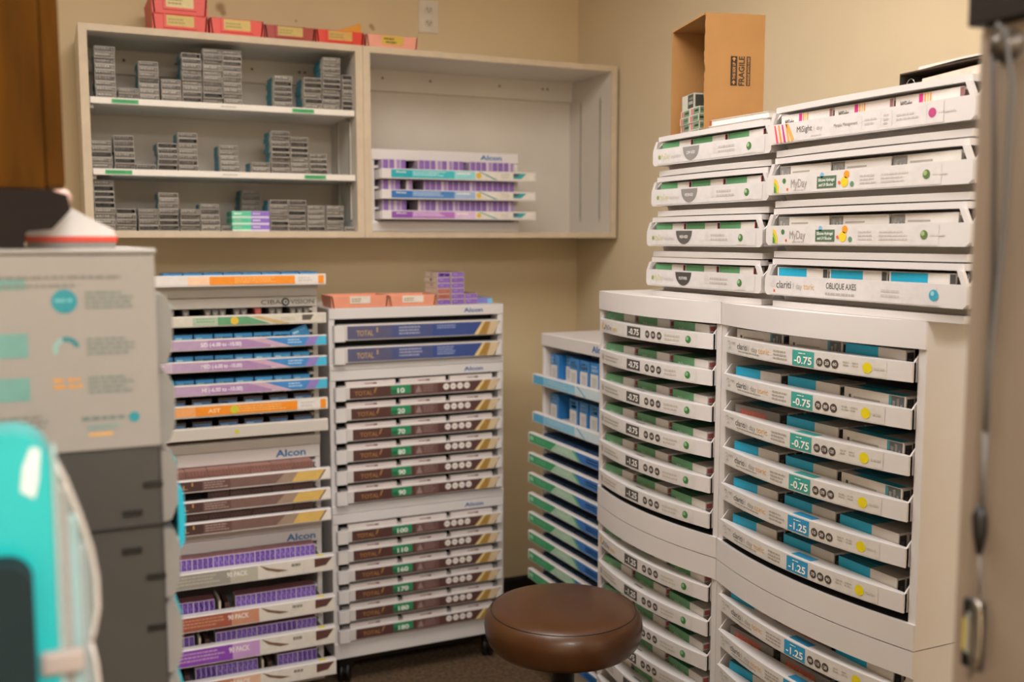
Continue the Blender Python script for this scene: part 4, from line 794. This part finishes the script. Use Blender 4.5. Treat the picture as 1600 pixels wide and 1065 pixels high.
# wooden wall cupboard above it
def wood():
    m = mat('5A380E', .8, .3, 6, key='wood'); nt = m.node_tree; n = [q for q in nt.nodes if q.type == 'TEX_NOISE'][0]; mp = nt.nodes.new('ShaderNodeMapping'); mp.inputs['Scale'].default_value = (6, 6, .8)
    tc = [q for q in nt.nodes if q.type == 'TEX_COORD'][0]; nt.links.new(tc.outputs['Object'], mp.inputs['Vector']); nt.links.new(mp.outputs['Vector'], n.inputs['Vector']); nt.nodes['Principled BSDF'].inputs['Specular IOR Level'].default_value = .08; return m
WD = wood(); uf = Fr(XL + .001, 1.25, 1.505); t = thing('wall_cupboard', uf, 'brown wooden wall cupboard above the grey sample cabinet', 'cupboard'); UW = .585
MB().box(0, UW - .02, 0, .6, 0, .95, WD).build('body', t, .003)
for k in range(2):
    d = MB().box(UW - .0198, UW, .002 + .3 * k, .298 + .3 * k, .003, .947, WD).build('door', t, .003)

# ------------------------------------------------------------------ foreground left: teal display with clear cover
tf = Fr(0, .80, 0); t = thing('display_stand', tf, 'teal display stand with clear curved cover in the left foreground', 'display')
def rr(x0, x1, z0, z1, r, n=8):
    return [(x1 - r + r * math.cos(a), z1 - r + r * math.sin(a)) for a in [math.pi / 2 * i / n for i in range(n + 1)]] + [(x0 + r + r * math.cos(a), z1 - r + r * math.sin(a)) for a in [math.pi / 2 * (1 + i / n) for i in range(n + 1)]] + [(x0, z0), (x1, z0)]
bb = MB().prism(rr(-.14, -.0015, 1.02, 1.311, .026), 'y', 0, .05, mat('18B3B8', .3, .03, coat=.3), True).build('back_board', t, .004)
p = Print(-.0005); p.poly([(-.022, 1.268), (-.013, 1.262), (-.010, 1.275), (-.008, 1.298), (-.014, 1.3), (-.02, 1.285)], 'DDE6E4'); p.build('sticker', bb)
MB().prism(rr(-.13, -.0165, 1.0, 1.222, .018), 'y', -.03, -.0008, mat('041E22', .85), True).build('front_pocket', t, .004)
prof = [(-.001, 1.292), (.008, 1.272), (.0165, 1.245), (.0235, 1.218), (.0265, 1.195), (.0265, 1.172), (.0225, 1.152), (.0205, 1.146)]
prof2 = [(.0205, 1.146), (.0235, 1.13), (.0255, 1.10), (.026, 1.06), (.026, 1.02)]
GL_ = mat('CFE3E2', .08, .0, alpha=.28, key='clear')
m = MB()
for pr_ in (prof, prof2):
    for (a, b), (c, d) in zip(pr_, pr_[1:]): m.face([(a, .004, b), (c, .004, d), (c, .05, d), (a, .05, b)], GL_, True)
    n = len(pr_); m.face([(a, .004, b) for a, b in pr_] + [(-.0005, .004, pr_[-1][1]), (-.0005, .004, pr_[0][1])], GL_)
m.build('clear_cover', t); CR = mat('CFC6C0', .3)
for pr_ in (prof, prof2): MB().tube([(a, .005, b) for a, b in pr_], .0016, CR, 8).build('cover_rim', t)
MB().box(-.001, .0022, .001, .05, 1.02, 1.292, mat('9DB5B2', .35)).build('edge_strip', t)
MB().box(-.0145, .016, -.006, .004, 1.128, 1.146, mat('A89C96', .35)).build('clasp', t, .003)
MB().box(-.13, .026, -.03, .05, .985, .9995, mat('041E22', .85)).build('shelf', t, .002); MB().tube([(-.05, .01, .02), (-.05, .01, .9845)], .02, CH, 16).build('post', t); MB().lathe([(0, 0), (.15, 0), (.15, .012), (.03, .02), (0, .02)], CH, (-.05, .01, 0), 32).build('base', t)
def packet(x0, x1, z0, z1, c, lab):
    o = MB().box(0, x1 - x0, 0, .02, 0, z1 - z0, mat(c, .5)).build('sample_packet', None, .001); o.location = (x0, .818, z0); tag(o, lab, 'packet', 'packets in the clear display cover')
packet(.003, .0085, 1.022, 1.262, '9E827A', 'pale pink tall packet at the left inside the clear cover')
packet(.009, .015, 1.022, 1.238, '86B4BA', 'pale blue packet in the middle inside the clear cover')
packet(.0155, .0195, 1.022, 1.215, '8E949A', 'pale grey packet at the right inside the clear cover')

# ------------------------------------------------------------------ foreground right: metal cabinet with hanging keys
sf = Fr(.75, .655, 0, -90); t = thing('metal_cabinet', sf, 'tall taupe metal cabinet with black top at the right edge', 'cabinet'); TP = mat('A3958A', .42, .04, 8)
MB().box(.0, .55, .004, .40, .03, 1.634, TP).build('body', t, .006); dr = MB().box(.022, .53, -.002, .0038, .05, 1.60, mat('8E8074', .45, .05, 8)).build('door', t, .002)
MB().box(-.004, .555, -.006, .405, 1.634, 1.668, mat('17140F', .45)).build('top_cap', t, .002); MB().box(.01, .54, .02, .39, 0, .0298, BLACK).build('plinth', t)
q = MB().lathe([(0, .014), (.007, .014), (.0085, .011), (.0085, .004), (.0145, .003), (.0145, 0)], mat('5A534C', .35, metal=.7), n=24).build('knob', t); q.location = (.036, -.002, 1.612); q.rotation_euler = (R(90), 0, 0)
kf = Fr(.75, .655, 0, -90); t = thing('lanyard', kf, 'grey lanyard with keys hanging from the metal cabinet knob', 'lanyard')
m = MB()
lp = [(.030, -.0135, 1.622), (.036, -.0150, 1.6285), (.042, -.0135, 1.622)]
MB().tube([(.0300, -.0135, 1.606), lp[0], lp[1], lp[2], (.0500, -.0125, 1.58), (.047, -.0095, 1.47), (.036, -.007, 1.345), (.0355, -.006, 1.28)], .0022, mat('5A5856', .6), 8).build('cord', t)
MB().tube([(.0300, -.0135, 1.606), (.034, -.0095, 1.52), (.036, -.0065, 1.42), (.0345, -.006, 1.28)], .0018, mat('454240', .6), 8).build('cord', t)
MB().tube([(.035, -.006, 1.282), (.0355, -.006, 1.215)], .0024, mat('6A6764', .6), 8).build('cord', t)
MB().tube([(.0355, -.008, 1.216), (.035, -.008, 1.205), (.036, -.008, 1.19), (.0365, -.008, 1.172)], [.003, .0065, .006, .0025], BLACK, 12).build('toggle', t)
MB().tube([(.0365, -.008, 1.172), (.0385, -.008, 1.135)], .0016, mat('6A6560', .6), 8).build('cord', t)
tg_ = MB().box(.024, .046, -.012, -.006, 1.066, 1.13, BLACK).build('key_fob', t, .003)
p = Print(-.0122); p.r(.0265, .0300, 1.082, 1.112, 'CFC04A'); p.r(.0300, .0425, 1.080, 1.118, 'B8BEC2'); p.build('fob_print', tg_)
SV = mat('C4BEB6', .22, .05, metal=1)
MB().tube([(.043 + .0055 * math.cos(a), -.016, 1.10 + .032 * math.sin(a)) for a in [2 * math.pi * i / 20 for i in range(20)]], .0017, SV, 8, True).build('carabiner', t)
MB().prism([(.040, 1.128), (.046, 1.132), (.049, 1.126), (.047, 1.116), (.0455, 1.070), (.042, 1.058), (.0415, 1.112)], 'y', -.0205, -.0185, SV).build('key', t, .0005)
